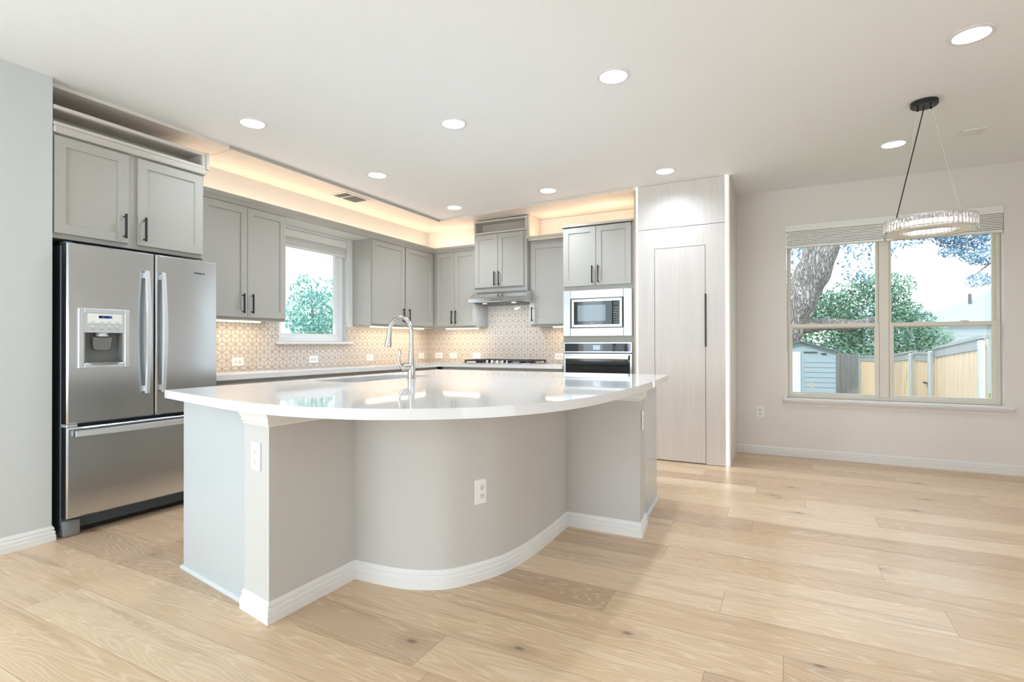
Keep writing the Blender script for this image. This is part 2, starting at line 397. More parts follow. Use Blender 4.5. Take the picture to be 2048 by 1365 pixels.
# ---- backsplash: tumbling-block rhombus tiles, each standing proud of the grout
def clip(poly, a0, a1, z0, z1):
    for ax, lim, sg in ((0, a0, 1), (0, a1, -1), (1, z0, 1), (1, z1, -1)):
        out = []
        for i in range(len(poly)):
            p, q = poly[i-1], poly[i]; dp, dq = (p[ax]-lim)*sg, (q[ax]-lim)*sg
            if (dp >= 0) != (dq >= 0):
                t = dp/(dp-dq); out.append((p[0]+(q[0]-p[0])*t, p[1]+(q[1]-p[1])*t))
            if dq >= 0: out.append(q)
        poly = out
        if len(poly) < 3: return None
    return poly
def tiles(f, rects, size=.085):
    bm = NB(); s = size/math.sqrt(3); rr = random.Random(3); g = .0012
    for a0, a1, z0, z1 in rects:
        j0, j1 = int(z0/(1.5*s))-2, int(z1/(1.5*s))+2
        for j in range(j0, j1):
            for i in range(int(a0/size)-2, int(a1/size)+2):
                cx = (i+.5*(j % 2))*size; cz = j*1.5*s
                V = [(cx+s*math.cos(PI/6+k*PI/3), cz+s*math.sin(PI/6+k*PI/3)) for k in range(6)]
                for k in (0, 2, 4):
                    poly = [(cx, cz), V[(k+5) % 6], V[k], V[(k+1) % 6]]
                    mx = sum(p[0] for p in poly)/4; mz = sum(p[1] for p in poly)/4
                    tx, tz = rr.uniform(-.012, .012), rr.uniform(-.012, .012)
                    def ins(d):
                        out = []
                        for q in range(4):
                            p = Vector(poly[q]); e1 = (Vector(poly[q-1])-p).normalized(); e2 = (Vector(poly[(q+1) % 4])-p).normalized()
                            sn = abs(e1.x*e2.y-e1.y*e2.x); out.append(tuple(p+(e1+e2)*(d/sn)))
                        return out
                    lo = clip(ins(g), a0, a1, z0, z1); hi = clip(ins(g+.002), a0, a1, z0, z1)
                    if not lo or not hi: continue
                    H = [bm.verts.new(f(p[0], p[1], .006+(p[0]-mx)*tx+(p[1]-mz)*tz)) for p in hi]
                    bm.faces.new(H)
                    if len(lo) == len(hi):
                        Lw = [bm.verts.new(f(p[0], p[1], .0035)) for p in lo]
                        for q in range(len(lo)): bm.faces.new((Lw[q-1], Lw[q], H[q], H[q-1]))
    return bm
def backsplash(name_parent, f, rects):
    bm = NB()
    for r in rects: fbox(bm, f, *r, .0005, .004)
    g = build('grout', bm, 'grout', name_parent)
    bm = tiles(f, rects)
    build('tile', bm, 'tile', name_parent, smooth=10)
ZT = .914
backsplash(wl, onA(0), [(-3.58, KW[0], ZT, 1.40), (KW[0], KW[1], ZT, 1.152), (KW[1], 0, ZT, 1.40)])
backsplash(wb, onB(0), [(0.006, .95, ZT, 1.40), (.95, 1.70, ZT, 1.86), (1.70, 2.26, ZT, 1.40)])

# ------------------------------------------------------------------ kitchen window
w1 = bpy.data.objects.new('window_1', None); COL.objects.link(w1); w1.location = (-.08, -2.02, 1.18); w1['kind'] = 'structure'
def ring(bm, f, a0, a1, z0, z1, wd, c0, c1, bev=.002):
    fbox(bm, f, a0, a0+wd, z0, z1, c0, c1, bev); fbox(bm, f, a1-wd, a1, z0, z1, c0, c1, bev)
    fbox(bm, f, a0+wd, a1-wd, z0, z0+wd, c0, c1, bev); fbox(bm, f, a0+wd, a1-wd, z1-wd, z1, c0, c1, bev); return bm
fA = onA(0)
build('window_frame', ring(NB(), fA, KW[0]+.002, KW[1]-.002, KW[2]+.002, KW[3]-.002, .045, -.13, -.045), 'vinylw', w1)
build('window_sash', ring(NB(), fA, KW[0]+.047, KW[1]-.047, KW[2]+.045, KW[3]-.045, .04, -.115, -.075), 'vinylw', w1)
build('glass_pane', fbox(NB(), fA, KW[0]+.086, KW[1]-.086, KW[2]+.084, KW[3]-.084, -.098, -.094), 'glass', w1)
bm = NB(); fbox(bm, fA, KW[0]-.045, KW[1]+.075, 1.153, 1.179, -.04, .042, .004); build('window_sill', bm, 'trim', w1)
# white linings in the recess between the cabinets
struct('trim_4', fbox(NB(), fA, KW[1]+.001, -1.482, 1.348, 2.343, .001, .014, .001), 'trim')
struct('trim_5', fbox(NB(), fA, -2.61, KW[1]+.001, KW[3]+.001, 2.343, .001, .014, .001), 'trim')
struct('trim_6', BX(.001, .272, -2.615, -1.482, 2.345, 2.362), 'trim')
bl = thing('window_blind', 'white slatted blind pulled up at the top of the kitchen window', 'blind', (-.02, -2.02, 2.15))
build('valance', fbox(NB(), fA, KW[0]+.004, KW[1]-.004, 2.235, 2.312, -.03, .012, .003), 'blind', bl)
bm = NB()
for k in range(6): fbox(bm, fA, KW[0]+.01, KW[1]-.01, 2.160+k*.0124, 2.1686+k*.0124, -.04, .006+.002*(k % 2))
build('slat_stack', bm, 'blind', bl)
build('bottom_rail', fbox(NB(), fA, KW[0]+.01, KW[1]-.01, 2.138, 2.157, -.04, .006, .003), 'blind', bl)
build('tilt_wand', tube(NB(), [(.0, KW[0]+.07, 2.20), (.004, KW[0]+.072, 1.60)], .003, 6), 'fgrey', bl)

# ------------------------------------------------------------------ dining window
w2 = bpy.data.objects.new('window_2', None); COL.objects.link(w2); w2.location = (5.28, .16, .593); w2['kind'] = 'structure'
fC = onB(YC)        # c is out of the wall toward the room; glass at c=-.1
bm = NB(); d0, d1 = -.15, -.085
ring(bm, fC, DW[0]+.002, DW[1]-.002, DW[2]+.002, DW[3]-.002, .028, d0, d1)
fbox(bm, fC, 5.232, 5.308, DW[2]+.03, DW[3]-.03, d0, d1+.01, .002)
build('window_frame', bm, 'vinyl', w2)
for a0, a1 in ((4.452, 5.232), (5.308, 6.10)):
    s = build('window_sash', ring(NB(), fC, a0+.003, a1-.001, 1.300, 2.328, .024, -.145, -.115), 'vinyl', w2)
    build('glass_pane', fbox(NB(), fC, a0+.026, a1-.024, 1.324, 2.305, -.132, -.128), 'glass', s)
    s = build('window_sash', ring(NB(), fC, a0+.003, a1-.001, .613, 1.346, .036, -.112, -.082), 'vinyl', w2)
    build('glass_pane', fbox(NB(), fC, a0+.038, a1-.036, .648, 1.312, -.099, -.095), 'glass', s)
    for k in (.28, .72): build('sash_lock', fbox(NB(), fC, a0+(a1-a0)*k-.03, a0+(a1-a0)*k+.03, 1.346, 1.356, -.108, -.088, .002), 'vinyl', s)
bm = NB(); fbox(bm, fC, 4.408, 6.190, .568, .592, -.08, .045, .005); build('window_sill', bm, 'trim', w2)
bm = NB()
pr = [(0, .517), (.012, .517), (.012, .53), (.02, .538), (.026, .552), (.038, .560), (.038, .5675), (0, .5675)]
sweep(bm, [(4.418, YC-.0005), (6.175, YC-.0005)], pr); build('window_apron', bm, 'trim', w2)
st = build('window_sticker', prism(NB(), [(-.020, .020), (0, .026), (.020, .020), (.020, -.006), (.012, -.019), (0, -.027), (-.012, -.019), (-.020, -.006)], 0, .0008), 'sticker')
st.data.transform(Matrix.Rotation(PI/2, 4, 'X')); st.data.transform(Matrix.Scale(1.3, 4)); st.location = (4.66, .1575, .720)
tag(st, 'small white shield sticker on lower left pane of dining window', 'sticker')
bl = thing('window_blind', 'long white slatted blind raised under a valance over the dining window', 'blind', (5.28, .03, 2.12))
build('valance', fbox(NB(), fC, 4.424, 6.124, 2.284, 2.352, -.06, .018, .003), 'blind', bl)
for a0, a1 in ((4.446, 5.262), (5.278, 6.122)):
    bm = NB()
    for k in range(9): fbox(bm, fC, a0, a1, 2.148+k*.0152, 2.1582+k*.0152, -.05, .006+.002*(k % 2))
    build('slat_stack', bm, 'blind', bl)
    build('bottom_rail', fbox(NB(), fC, a0, a1, 2.121, 2.144, -.05, .004, .004), 'blind', bl)
build('tilt_wand', tube(NB(), [(4.50, YC-.012, 2.28), (4.502, YC-.01, 1.5)], .0035, 6), 'blind', bl)

# ------------------------------------------------------------------ cabinets
UD = .278           # carcass depth of the wall cabinets
def crown(parent, path, z0, z1, out=.032):
    pr = [(0, z0), (.010, z0), (.014, z0+.012), (out*.6, z0+.45*(z1-z0)), (out*.95, z0+.7*(z1-z0)), (out, z0+.74*(z1-z0)), (out, z1), (-.012, z1), (-.012, z0)]
    build('crown_moulding', sweep(NB(), path, pr), 'cab', parent)
def doors(parent, f, spans, z0, z1, c, pulls=None, pz=None):
    for k, (a0, a1) in enumerate(spans):
        d = build('door', shaker(NB(), f, a0, a1, z0, z1, c, c+.019), 'cab', parent)
        if pulls: pull(d, f, pulls[k], pz[0], pz[1], c+.019)
def cubby(parent, f, a0, a1, z0, z1, c, depth=.20, w=.022, stile=True):
    bm = NB()
    if stile: ring(bm, f, a0, a1, z0, z1, w, c-.03, c, .002)
    else:       # runs into the side wall: no stile there
        fbox(bm, f, a0, a1, z0, z0+w, c-.03, c, .002); fbox(bm, f, a0, a1, z1-w, z1, c-.03, c, .002); fbox(bm, f, a1-w, a1, z0+w, z1-w, c-.03, c, .002)
    build('cubby_frame', bm, 'cubby', parent)
    bm = NB(); t = .006
    fbox(bm, f, a0+.004, a1-.004, z0+.004, z1-.004, c-depth, c-depth+t)
    for q in (*(((a0+.004, a0+.01, z0+.004, z1-.004),) if stile else ()), (a1-.01, a1-.004, z0+.004, z1-.004), (a0+.01, a1-.01, z0+.004, z0+.01), (a0+.01, a1-.01, z1-.01, z1-.004)):
        fbox(bm, f, *q, c-depth+t, c-.03)
    build('cubby_box', bm, 'cubby', parent)
def led_bar(parent, f, a0, a1, z, c):
    build('light_bar', fbox(NB(), f, a0, a1, 1.347, z+.0015, c+.03, c+.055, .002), 'ledwarm', parent, label='glowing warm under-cabinet light bar')
def under_light(f, a0, a1, z, c, parent, power=P_UNDER):
    p = Vector(f((a0+a1)/2, 1.343, c+.04)); L = abs(a1-a0); q = Vector(f(a1, z, c))-Vector(f(a0, z, c))
    sx, sy = (L, .03) if abs(q.x) > abs(q.y) else (.03, L)
    o = area('under_cabinet_glow', p, (0, 0, -1), sx, sy, power*L, (1, .80, .58)); o.rotation_euler = (0, 0, 0); return o
def cove(loc, sx, sy, power):
    o = area('cove_glow', loc, (0, 0, 1), sx, sy, power, (1, .74, .54)); o.rotation_euler = (PI, 0, 0)
fA0, fB0 = onA(0), onB(0)

# over the fridge
c = thing('wall_cabinet', 'deep grey two-door cabinet above the refrigerator', 'cabinet', (.3, -4.05, 1.782), 'grey wall cabinets')
build('cabinet_box', BX(.004, .600, -4.518, -3.603, 1.783, 2.405, .002), 'cab', c)
doors(c, fA0, [(-4.512, -4.112), (-4.058, -3.620)], 1.812, 2.392, .600, (-4.144, -4.024), (1.838, 1.998))
build('crown_moulding', fbox(NB(), fA0, -4.518, -3.598, 2.405, 2.447, .02, .634, .006), 'cabin', c)
cubby(c, fA0, -4.518, -3.603, 2.448, 2.568, .626, .22, stile=False)
build('end_board', BX(.016, .640, -3.6015, -3.584, 2.4475, 2.572, .001), 'cubby', c, label='pale end board beside the lit recess')
# left of the window
c = thing('wall_cabinet', 'tall grey two-door wall cabinet left of the kitchen window', 'cabinet', (.14, -3.1, 1.361), 'grey wall cabinets')
build('cabinet_box', BX(.008, UD, -3.598, -2.616, 1.372, 2.375, .002), 'cab', c)
build('light_rail', BX(.20, UD+.004, -3.598, -2.614, 1.359, 1.372, .003), 'cab', c)
doors(c, fA0, [(-3.425, -3.023), (-3.019, -2.628)], 1.385, 2.340, UD, (-3.071, -2.985+.0), (1.418, 1.588))
led_bar(c, fA0, -3.5, -2.80, 1.370, .12); under_light(fA0, -3.5, -2.7, 1.366, .12, c)
# right of the window
c = thing('wall_cabinet', 'grey two-door wall cabinet between the kitchen window and the corner', 'cabinet', (.14, -.88, 1.361), 'grey wall cabinets')
build('cabinet_box', BX(.008, UD, -1.479, -.008, 1.372, 2.375, .002), 'cab', c)
build('light_rail', BX(.20, UD+.004, -1.479, -.20, 1.359, 1.372, .003), 'cab', c)
doors(c, fA0, [(-1.462, -.900), (-.872, -.318)], 1.385, 2.340, UD, (-.945, -.832), (1.418, 1.584))
led_bar(c, fA0, -1.35, -.35, 1.370, .12); under_light(fA0, -1.42, -.3, 1.366, .12, c)
# corner on the back wall
c = thing('wall_cabinet', 'narrow grey two-door wall cabinet in the corner, left of the range hood', 'cabinet', (.62, -.14, 1.361), 'grey wall cabinets')
build('cabinet_box', BX(UD+.002, .953, -UD, -.008, 1.372, 2.375, .002), 'cab', c)
build('light_rail', BX(UD+.002, .953, -UD-.004, -.20, 1.359, 1.372, .003), 'cab', c)
doors(c, fB0, [(.335, .619), (.623, .938)], 1.385, 2.340, UD, (.590, .650), (1.415, 1.585))
led_bar(c, fB0, .40, .90, 1.370, .12); under_light(fB0, .35, .92, 1.366, .12, c)
# crown running over those three and the window recess
cr = thing('crown_shelf', 'grey moulded shelf running above the wall cabinets around the corner', 'moulding', (.2, -2., 2.36))
pth = [(UD, -3.598), (UD, -UD), (.953, -UD)]
build('crown_moulding', sweep(NB(), pth, [(.002, 2.345), (.012, 2.345), (.016, 2.360), (.026, 2.375), (.040, 2.385), (.042, 2.392), (.042, 2.416), (.0, 2.416), (.002, 2.376)], side=1), 'cab', cr)
bm = NB(); prism(bm, [(.004, -3.598), (UD, -3.598), (UD, -UD), (.953, -UD), (.953, -.004), (.004, -.004)], 2.3765, 2.388); build('shelf_board', bm, 'cabin', cr)
cove((.11, -1.86, 2.395), .03, 3.40, P_COVE*3.4); cove((.56, -.11, 2.395), .74, .03, P_COVE*.74)
# above the hood
c = thing('wall_cabinet', 'short grey two-door cabinet over the range hood with open cubby on top', 'cabinet', (1.32, -.17, 1.8), 'grey wall cabinets')
build('cabinet_box', BX(.957, 1.690, -.342, -.002, 1.80, 2.515, .002), 'cab', c)
doors(c, fB0, [(.966, 1.295), (1.299, 1.648)], 1.852, 2.508, .342, (1.260, 1.322), (1.868, 2.042))
cubby(c, fB0, .952, 1.690, 2.518, 2.688, .352, .2)
# right of the hood
c = thing('wall_cabinet', 'tall grey single-door wall cabinet between hood and oven tower', 'cabinet', (1.98, -.14, 1.361), 'grey wall cabinets')
build('cabinet_box', BX(1.692, 2.260, -UD, -.008, 1.372, 2.385, .002), 'cab', c)
build('light_rail', BX(1.692, 2.260, -UD-.004, -.20, 1.359, 1.372, .003), 'cab', c)
doors(c, fB0, [(1.712, 2.252)], 1.385, 2.345, UD, (1.738,), (1.42, 1.592))
led_bar(c, fB0, 1.95, 2.24, 1.370, .12); under_light(fB0, 1.85, 2.24, 1.366, .12, c)
# framed lit niche over the right part of the back wall
c = thing('display_niche', 'open lit niche with pale frame above the oven tower and end cabinet', 'niche', (2.4, -.2, 2.4))
bm = NB(); fr = .026
fbox(bm, fB0, 1.692, 1.692+fr, 2.405, 2.695, .33, .36, .002); fbox(bm, fB0, 1.692+fr, 2.252, 2.405, 2.432, .33, .36, .002)
build('niche_frame', bm, 'cabin', c)
bm = NB(); fbox(bm, fB0, 1.700, 1.712, 2.386, 2.697, .004, .33); fbox(bm, fB0, 1.712, 2.254, 2.386, 2.400, .004, .33); fbox(bm, fB0, 1.712, 3.058, 2.442, 2.697, .004, .012)
build('niche_box', bm, 'ceilpanel', c)
cove((2.02, -.22, 2.425), .55, .03, P_COVE*.55); cove((2.68, -.30, 2.455), .62, .03, P_COVE*.8)
# oven tower
c = thing('oven_tower', 'tall grey cabinet holding the microwave and wall oven', 'cabinet', (2.66, -.31, 0))
bm = NB()
box(bm, 2.264, 2.284, -.620, -.002, .0, 2.415); box(bm, 3.028, 3.058, -.620, -.002, .0, 2.415)
box(bm, 2.284, 3.028, -.620, -.002, 1.715, 2.385); box(bm, 2.284, 3.028, -.620, -.002, 1.166, 1.232); box(bm, 2.284, 3.028, -.56, -.002, .0, .40); box(bm, 2.284, 3.028, -.03, -.002, .4, 1.72)
build('cabinet_box', bm, 'cab', c)
doors(c, fB0, [(2.276, 2.642), (2.646, 3.024)], 1.772, 2.405, .620, (2.608, 2.674), (1.798, 1.982))
build('top_trim', BX(2.256, 3.06, -.656, -.002, 2.416, 2.438, .003), 'cabin', c, label='pale trim board along the top')
build('drawer', shaker(NB(), fB0, 2.276, 3.024, .11, .39, .56, .64), 'cab', c)
build('filler_strip', BX(3.060, 3.094, -.660, -.002, 0, 2.695, .002), 'filler', c, label='pale wood filler strip')

# microwave
mw = thing('microwave_oven', 'built-in microwave with wide white trim frame above the wall oven', 'microwave', (2.65, -.45, 1.235))
build('body', BX(2.33, 2.97, -.618, -.15, 1.30, 1.65), 'fdark', mw)
bm = NB(); f = fB0
fbox(bm, f, 2.273, 2.358, 1.231, 1.724, .622, .648, .006); fbox(bm, f, 2.943, 3.033, 1.231, 1.724, .622, .648, .006); fbox(bm, f, 2.358, 2.943, 1.636, 1.724, .622, .648, .006); fbox(bm, f, 2.358, 2.943, 1.231, 1.320, .622, .648, .006)
build('trim_frame', bm, 'mwframe', mw, label='white trim frame around the microwave')
dr = build('door', ring(NB(), f, 2.372, 2.930, 1.327, 1.629, .028, .622, .650, .002), 'steelo', mw)
build('door_window', fbox(NB(), f, 2.400, 2.822, 1.355, 1.601, .622, .646), 'bglass', dr, label='black glass door window')
build('screen_area', fbox(NB(), f, 2.440, 2.752, 1.392, 1.563, .6462, .6472), paint('grey_glass', (120, 138, 146), .06, .03, 5, spec=.9), dr)
text_mesh('badge', 'Whirlpool', .013, dr, 'lightplate', (2.60, -.6472, 1.368), (1, 0, 0), (0, 0, 1))
cp = build('control_panel', fbox(NB(), f, 2.830, 2.902, 1.355, 1.601, .622, .647), 'bglass', mw)
for r in range(7):
    for k in range(3):
        build('button', fbox(NB(), f, 2.838+k*.020, 2.852+k*.020, 1.372+r*.025, 1.382+r*.025, .647, .6478), 'fgrey', cp)
build('display', fbox(NB(), f, 2.838, 2.894, 1.560, 1.585, .647, .6476), 'fdark', cp)
# wall oven
ov = thing('wall_oven', 'stainless wall oven with black glass below the microwave', 'oven', (2.65, -.4, .41))
build('body', BX(2.288, 3.024, -.618, -.08, .42, 1.16), 'fdark', ov)
pn = build('control_panel', ring(NB(), f, 2.278, 3.030, 1.055, 1.166, .014, .622, .644, .002), 'steelo', ov)
build('panel_glass', fbox(NB(), f, 2.291, 3.017, 1.068, 1.153, .622, .642), 'bglass', pn)
build('display', fbox(NB(), f, 2.612, 2.690, 1.087, 1.134, .642, .6426), 'lcdpale', pn, label='pale lit oven display')
dr = build('door', ring(NB(), f, 2.278, 3.030, .42, 1.044, .022, .622, .645, .002), 'steelo', ov)
build('door_glass', fbox(NB(), f, 2.299, 3.009, .44, .985, .622, .642), 'bglass', dr)
bm = NB(); fbox(bm, f, 2.294, 3.002, .988, 1.034, .668, .690, .006)
for x in (2.33, 2.966): fbox(bm, f, x-.012, x+.012, 1.0, 1.024, .642, .670)
build('handle', bm, 'steelh', dr)

# base cabinets
def base_unit(f, a0, a1, label, n=1, c=.59):
    t = thing('base_cabinet', label, 'cabinet', Vector(f((a0+a1)/2, 0, .3)), 'grey base cabinets')
    bm = NB(); fbox(bm, f, a0+.001, a1-.001, .10, .872, .01, c); fbox(bm, f, a0+.001, a1-.001, 0, .10, .01, c-.06); build('cabinet_box', bm, 'cab', t)
    w = (a1-a0)/n
    for k in range(n):
        p, q = a0+k*w+.013, a0+(k+1)*w-.013
        d = build('drawer', shaker(NB(), f, p, q, .70, .846, c, c+.019, .03, .006), 'cab', t)
        bm = NB(); m = (p+q)/2; fbox(bm, f, m-.08, m+.08, .767, .779, c+.043, c+.055, .0015)
        for x in (m-.06, m+.06): tube(bm, [f(x, .773, c+.019), f(x, .773, c+.045)], .005, 8)
        build('handle', bm, 'black', d)
        build('door', shaker(NB(), f, p, q, .115, .685, c, c+.019), 'cab', t)
base_unit(fA0, -3.545, -2.654, 'grey base cabinet beside the refrigerator under the left worktop')
base_unit(fA0, -2.654, -2.088, 'narrow grey base cabinet under the left worktop, second from the refrigerator')
base_unit(fA0, -2.088, -1.487, 'grey base cabinet under the left worktop right of window centre')
base_unit(fA0, -1.487, -.64, 'wide grey base cabinet under the left worktop nearest the corner')
base_unit(fB0, .64, .925, 'narrow grey base cabinet in the corner beside the cooktop cabinet')
base_unit(fB0, .925, 1.80, 'grey base cabinet below the gas cooktop', 1)
base_unit(fB0, 1.80, 2.262, 'grey base cabinet between cooktop and oven tower')
ct = thing('worktop', 'white L-shaped quartz worktop along the tiled walls', 'worktop', (.3, -.3, .874))
bm = NB(); prism(bm, [(.008, -3.545), (.64, -3.545), (.64, -.64), (2.262, -.64), (2.262, -.008), (.008, -.008)], .874, .914, .003); build('slab', bm, 'quartz', ct)

# cooktop
ck = thing('gas_cooktop', 'black and steel gas cooktop set into the worktop under the hood', 'cooktop', (1.38, -.32, .914))
build('pan', BX(.922, 1.838, -.585, -.065, .915, .924, .003), 'steelo', ck)
BUR = [(1.08, -.20, .045), (1.08, -.44, .04), (1.38, -.28, .062), (1.68, -.20, .045), (1.68, -.44, .04)]
for x, y, r in BUR:
    b = build('burner', lathe(NB(), (x, y, .924), [(0, 0), (r*1.25, 0), (r*1.25, .006), (r, .008), (r, .018), (r*.8, .022), (0, .022)], 24), 'bronze', ck)
for k, (x0, x1) in enumerate(((.945, 1.225), (1.235, 1.525), (1.535, 1.815))):
    bm = NB(); y0, y1 = -.555 if k != 1 else -.46, -.085
    for y in (y0, y1): box(bm, x0, x1, y-.007, y+.007, .945, .960, .002)
    for x in (x0+.007, x1-.007): box(bm, x-.007, x+.007, y0, y1, .945, .960, .002)
    for q in (.3, .7): box(bm, x0+(x1-x0)*q-.006, x0+(x1-x0)*q+.006, y0, y1, .950, .962, .002)
    box(bm, x0, x1, (y0+y1)/2-.006, (y0+y1)/2+.006, .950, .962, .002)
    for x in (x0+.01, x1-.01):
        for y in (y0, y1): box(bm, x-.008, x+.008, y-.008, y+.008, .924, .946)
    build('grate', bm, 'black', ck)
for x in (1.24, 1.31, 1.38, 1.45, 1.52):
    k = build('knob', lathe(NB(), (x, -.525, .924), [(0, 0), (.021, 0), (.021, .006), (.017, .010), (.016, .030), (.013, .034), (0, .034)], 20), 'chrome', ck)
# hood
hd = thing('range_hood', 'stainless under-cabinet range hood over the cooktop', 'range hood', (1.33, -.25, 1.65))
def hood_body():
    bm = NB(); pr = [(.0, 1.799), (.345, 1.799), (.385, 1.780), (.425, 1.750), (.458, 1.718), (.500, 1.704), (.500, 1.664), (.485, 1.655), (.0, 1.655)]
    a = [bm.verts.new((.958, -c-.002, z)) for c, z in pr]; b = [bm.verts.new((1.745, -c-.002, z)) for c, z in pr]
    bm.faces.new(a); bm.faces.new(b[::-1])
    for i in range(len(pr)): bm.faces.new((a[i-1], a[i], b[i], b[i-1]))
    return bm
build('hood_body', hood_body(), 'steelo', hd, smooth=50)
build('filter', BX(1.02, 1.68, -.47, -.08, 1.648, 1.6545, .001), 'fdark', hd)
bp = build('button_panel', BX(1.29, 1.42, -.5035, -.502, 1.676, 1.693), 'dark', hd)
for k in range(5): build('button', BX(1.30+k*.023, 1.316+k*.023, -.505, -.5035, 1.681, 1.688), 'silver', bp)
for x in (1.16, 1.56):
    build('lamp', lathe(NB(), (x, -.44, 1.6475), [(0, 0), (.028, 0), (.028, -.006), (0, -.006)], 20), 'lens', hd)
    area('hood_glow', (x, -.43, 1.638), (0, 0.15, -1), .05, .05, P_HOOD, LAMP, shape='DISK')

# ------------------------------------------------------------------ refrigerator
fr = thing('refrigerator', 'stainless French-door refrigerator with ice dispenser', 'refrigerator', (.35, -4.01, 0))
FX = .69
build('cabinet_body', BX(.03, .612, -4.478, -3.552, .035, 1.748, .006), 'fdark', fr)
def fdoor(y0, y1, z0, z1, hole=None):
    bm = NB(); n = 10; xs = []
    def fx(y): return FX-.012*(2*(y-(y0+y1)/2)/(y1-y0))**2*(.5)
    ys = [y0]+[y0+.008]+[y0+.008+(y1-y0-.016)*k/n for k in range(1, n)]+[y1-.008, y1]
    if hole: ys = sorted(set([y for y in ys if not (hole[0]-.02 < y < hole[1]+.02)]+[hole[0], hole[1]]))
    zs = [z0, z0+.008, z1-.008, z1] if not hole else [z0, z0+.008, hole[2], hole[3], z1-.008, z1]
    def xf(y, z):
        e = .008 if (y in (y0, y1) or z in (z0, z1)) else 0
        return fx(y)-e
    G = [[bm.verts.new((xf(y, z), y, z)) for z in zs] for y in ys]
    for i in range(len(ys)-1):
        for j in range(len(zs)-1):
            if hole and abs(zs[j]-hole[2]) < 1e-6 and hole[0]-1e-6 <= ys[i] < hole[1]-1e-6: continue
            bm.faces.new((G[i][j], G[i+1][j], G[i+1][j+1], G[i][j+1]))
    # sides and back
    bx = .618
    Bk = [[bm.verts.new((bx, y, z)) for z in (z0, z1)] for y in (y0, y1)]
    bm.faces.new([g[0] for g in G]+[Bk[1][0], Bk[0][0]]); bm.faces.new([g[-1] for g in G]+[Bk[1][1], Bk[0][1]])
    bm.faces.new(G[0]+[Bk[0][1], Bk[0][0]]); bm.faces.new(G[-1]+[Bk[1][1], Bk[1][0]])
    bm.faces.new((Bk[0][0], Bk[1][0], Bk[1][1], Bk[0][1])); return bm
HO = (-4.385, -4.186, 1.030, 1.222)
dl = build('door', fdoor(-4.476, -3.990, .676, 1.755, HO), 'steel', fr)
d2 = build('door', fdoor(-3.982, -3.552, .676, 1.755), 'steel', fr)
def bowed(y, z0, z1, w=.03):
    bm = NB(); n = 14; rows = []
    for k in range(n+1):
        t = k/n; z = z0+(z1-z0)*t; o = FX+.030+.022*math.sin(PI*t)
        e = w*(.42+.10*math.sin(PI*t))
        rows.append([bm.verts.new((o-.014, y-e, z)), bm.verts.new((o, y-e*.75, z)), bm.verts.new((o, y+e*.75, z)), bm.verts.new((o-.014, y+e, z))])
    for a, b in zip(rows, rows[1:]):
        for j in range(4): bm.faces.new((a[j], a[(j+1) % 4], b[(j+1) % 4], b[j]))
    bm.faces.new(rows[0]); bm.faces.new(rows[-1][::-1])
    for z in (z0+.03, z1-.03): box(bm, FX-.008, FX+.024, y-.010, y+.010, z-.018, z+.018)
    return bm
build('handle', bowed(-4.048, .83, 1.635), 'handle', dl)
build('handle', bowed(-3.946, .83, 1.635), 'handle', d2)
fz = build('freezer_drawer', fdoor(-4.476, -3.552, .118, .655), 'steel', fr)
def hbow():
    bm = NB(); n = 14; rows = []
    for k in range(n+1):
        t = k/n; y = -4.44+.85*t; o = FX+.026+.026*math.sin(PI*t); e = .018+.002*math.sin(PI*t)
        z = .618
        rows.append([bm.verts.new((o-.014, y, z-e)), bm.verts.new((o, y, z-e*.8)), bm.verts.new((o, y, z+e*.8)), bm.verts.new((o-.014, y, z+e))])
    for a, b in zip(rows, rows[1:]):
        for j in range(4): bm.faces.new((a[j], a[(j+1) % 4], b[(j+1) % 4], b[j]))
    bm.faces.new(rows[0]); bm.faces.new(rows[-1][::-1])
    for y in (-4.41, -3.62): box(bm, FX-.008, FX+.02, y-.018, y+.018, .608, .628)
    return bm
build('handle', hbow(), 'handle', fz)
for y in (-4.445, -3.585): build('hinge', BX(.60, .675, y-.028, y+.028, .656, .675, .003), 'silver', fr)
build('hinge_cover', BX(.56, .64, -4.470, -4.425, 1.749, 1.768, .006), 'fdark', fr)
bm = NB(); box(bm, .50, .585, -4.44, -3.59, .012, .112)
for k in range(5): box(bm, .585, .588, -4.36+.02, -3.62, .025+k*.017, .033+k*.017)
build('base_grille', bm, 'dark', fr)
for y in (-4.430, -3.600):
    build('foot', BX(.52, .640, y-.044, y+.044, .0, .098, .012, 2), 'fgrey', fr)
# dispenser
bm = ring(NB(), fA0, -4.425, -4.146, 1.006, 1.370, .03, FX-.004, FX+.008, .004); fbox(bm, fA0, -4.396, -4.175, 1.222, 1.342, FX-.004, FX+.006, .002)
ds = build('dispenser', bm, 'silver', dl, label='silver dispenser surround')
bm = NB()
fbox(bm, fA0, HO[0]-.004, HO[1]+.004, HO[2]-.004, HO[3]+.004, .620, .626)
for q in ((HO[0]-.005, HO[0], HO[2]-.004, HO[3]+.004), (HO[1], HO[1]+.005, HO[2]-.004, HO[3]+.004), (HO[0], HO[1], HO[3], HO[3]+.004), (HO[0], HO[1], HO[2]-.004, HO[2])): fbox(bm, fA0, *q, .626, FX-.002)
build('niche', bm, 'fgrey', ds)
bm = NB(); pts = [(-.052, .078), (.052, .078), (.046, .01), (.03, 0), (-.03, 0), (-.046, .01)]
va = [bm.verts.new((FX-.025+.010*(z/.08-.5), -4.286+a, 1.116+z)) for a, z in pts]; vb = [bm.verts.new((FX-.043, -4.286+a, 1.116+z)) for a, z in pts]
bm.faces.new(va); bm.faces.new(vb[::-1])
for i in range(6): bm.faces.new((va[i-1], va[i], vb[i], vb[i-1]))
build('paddle', bm, 'fgrey', ds)
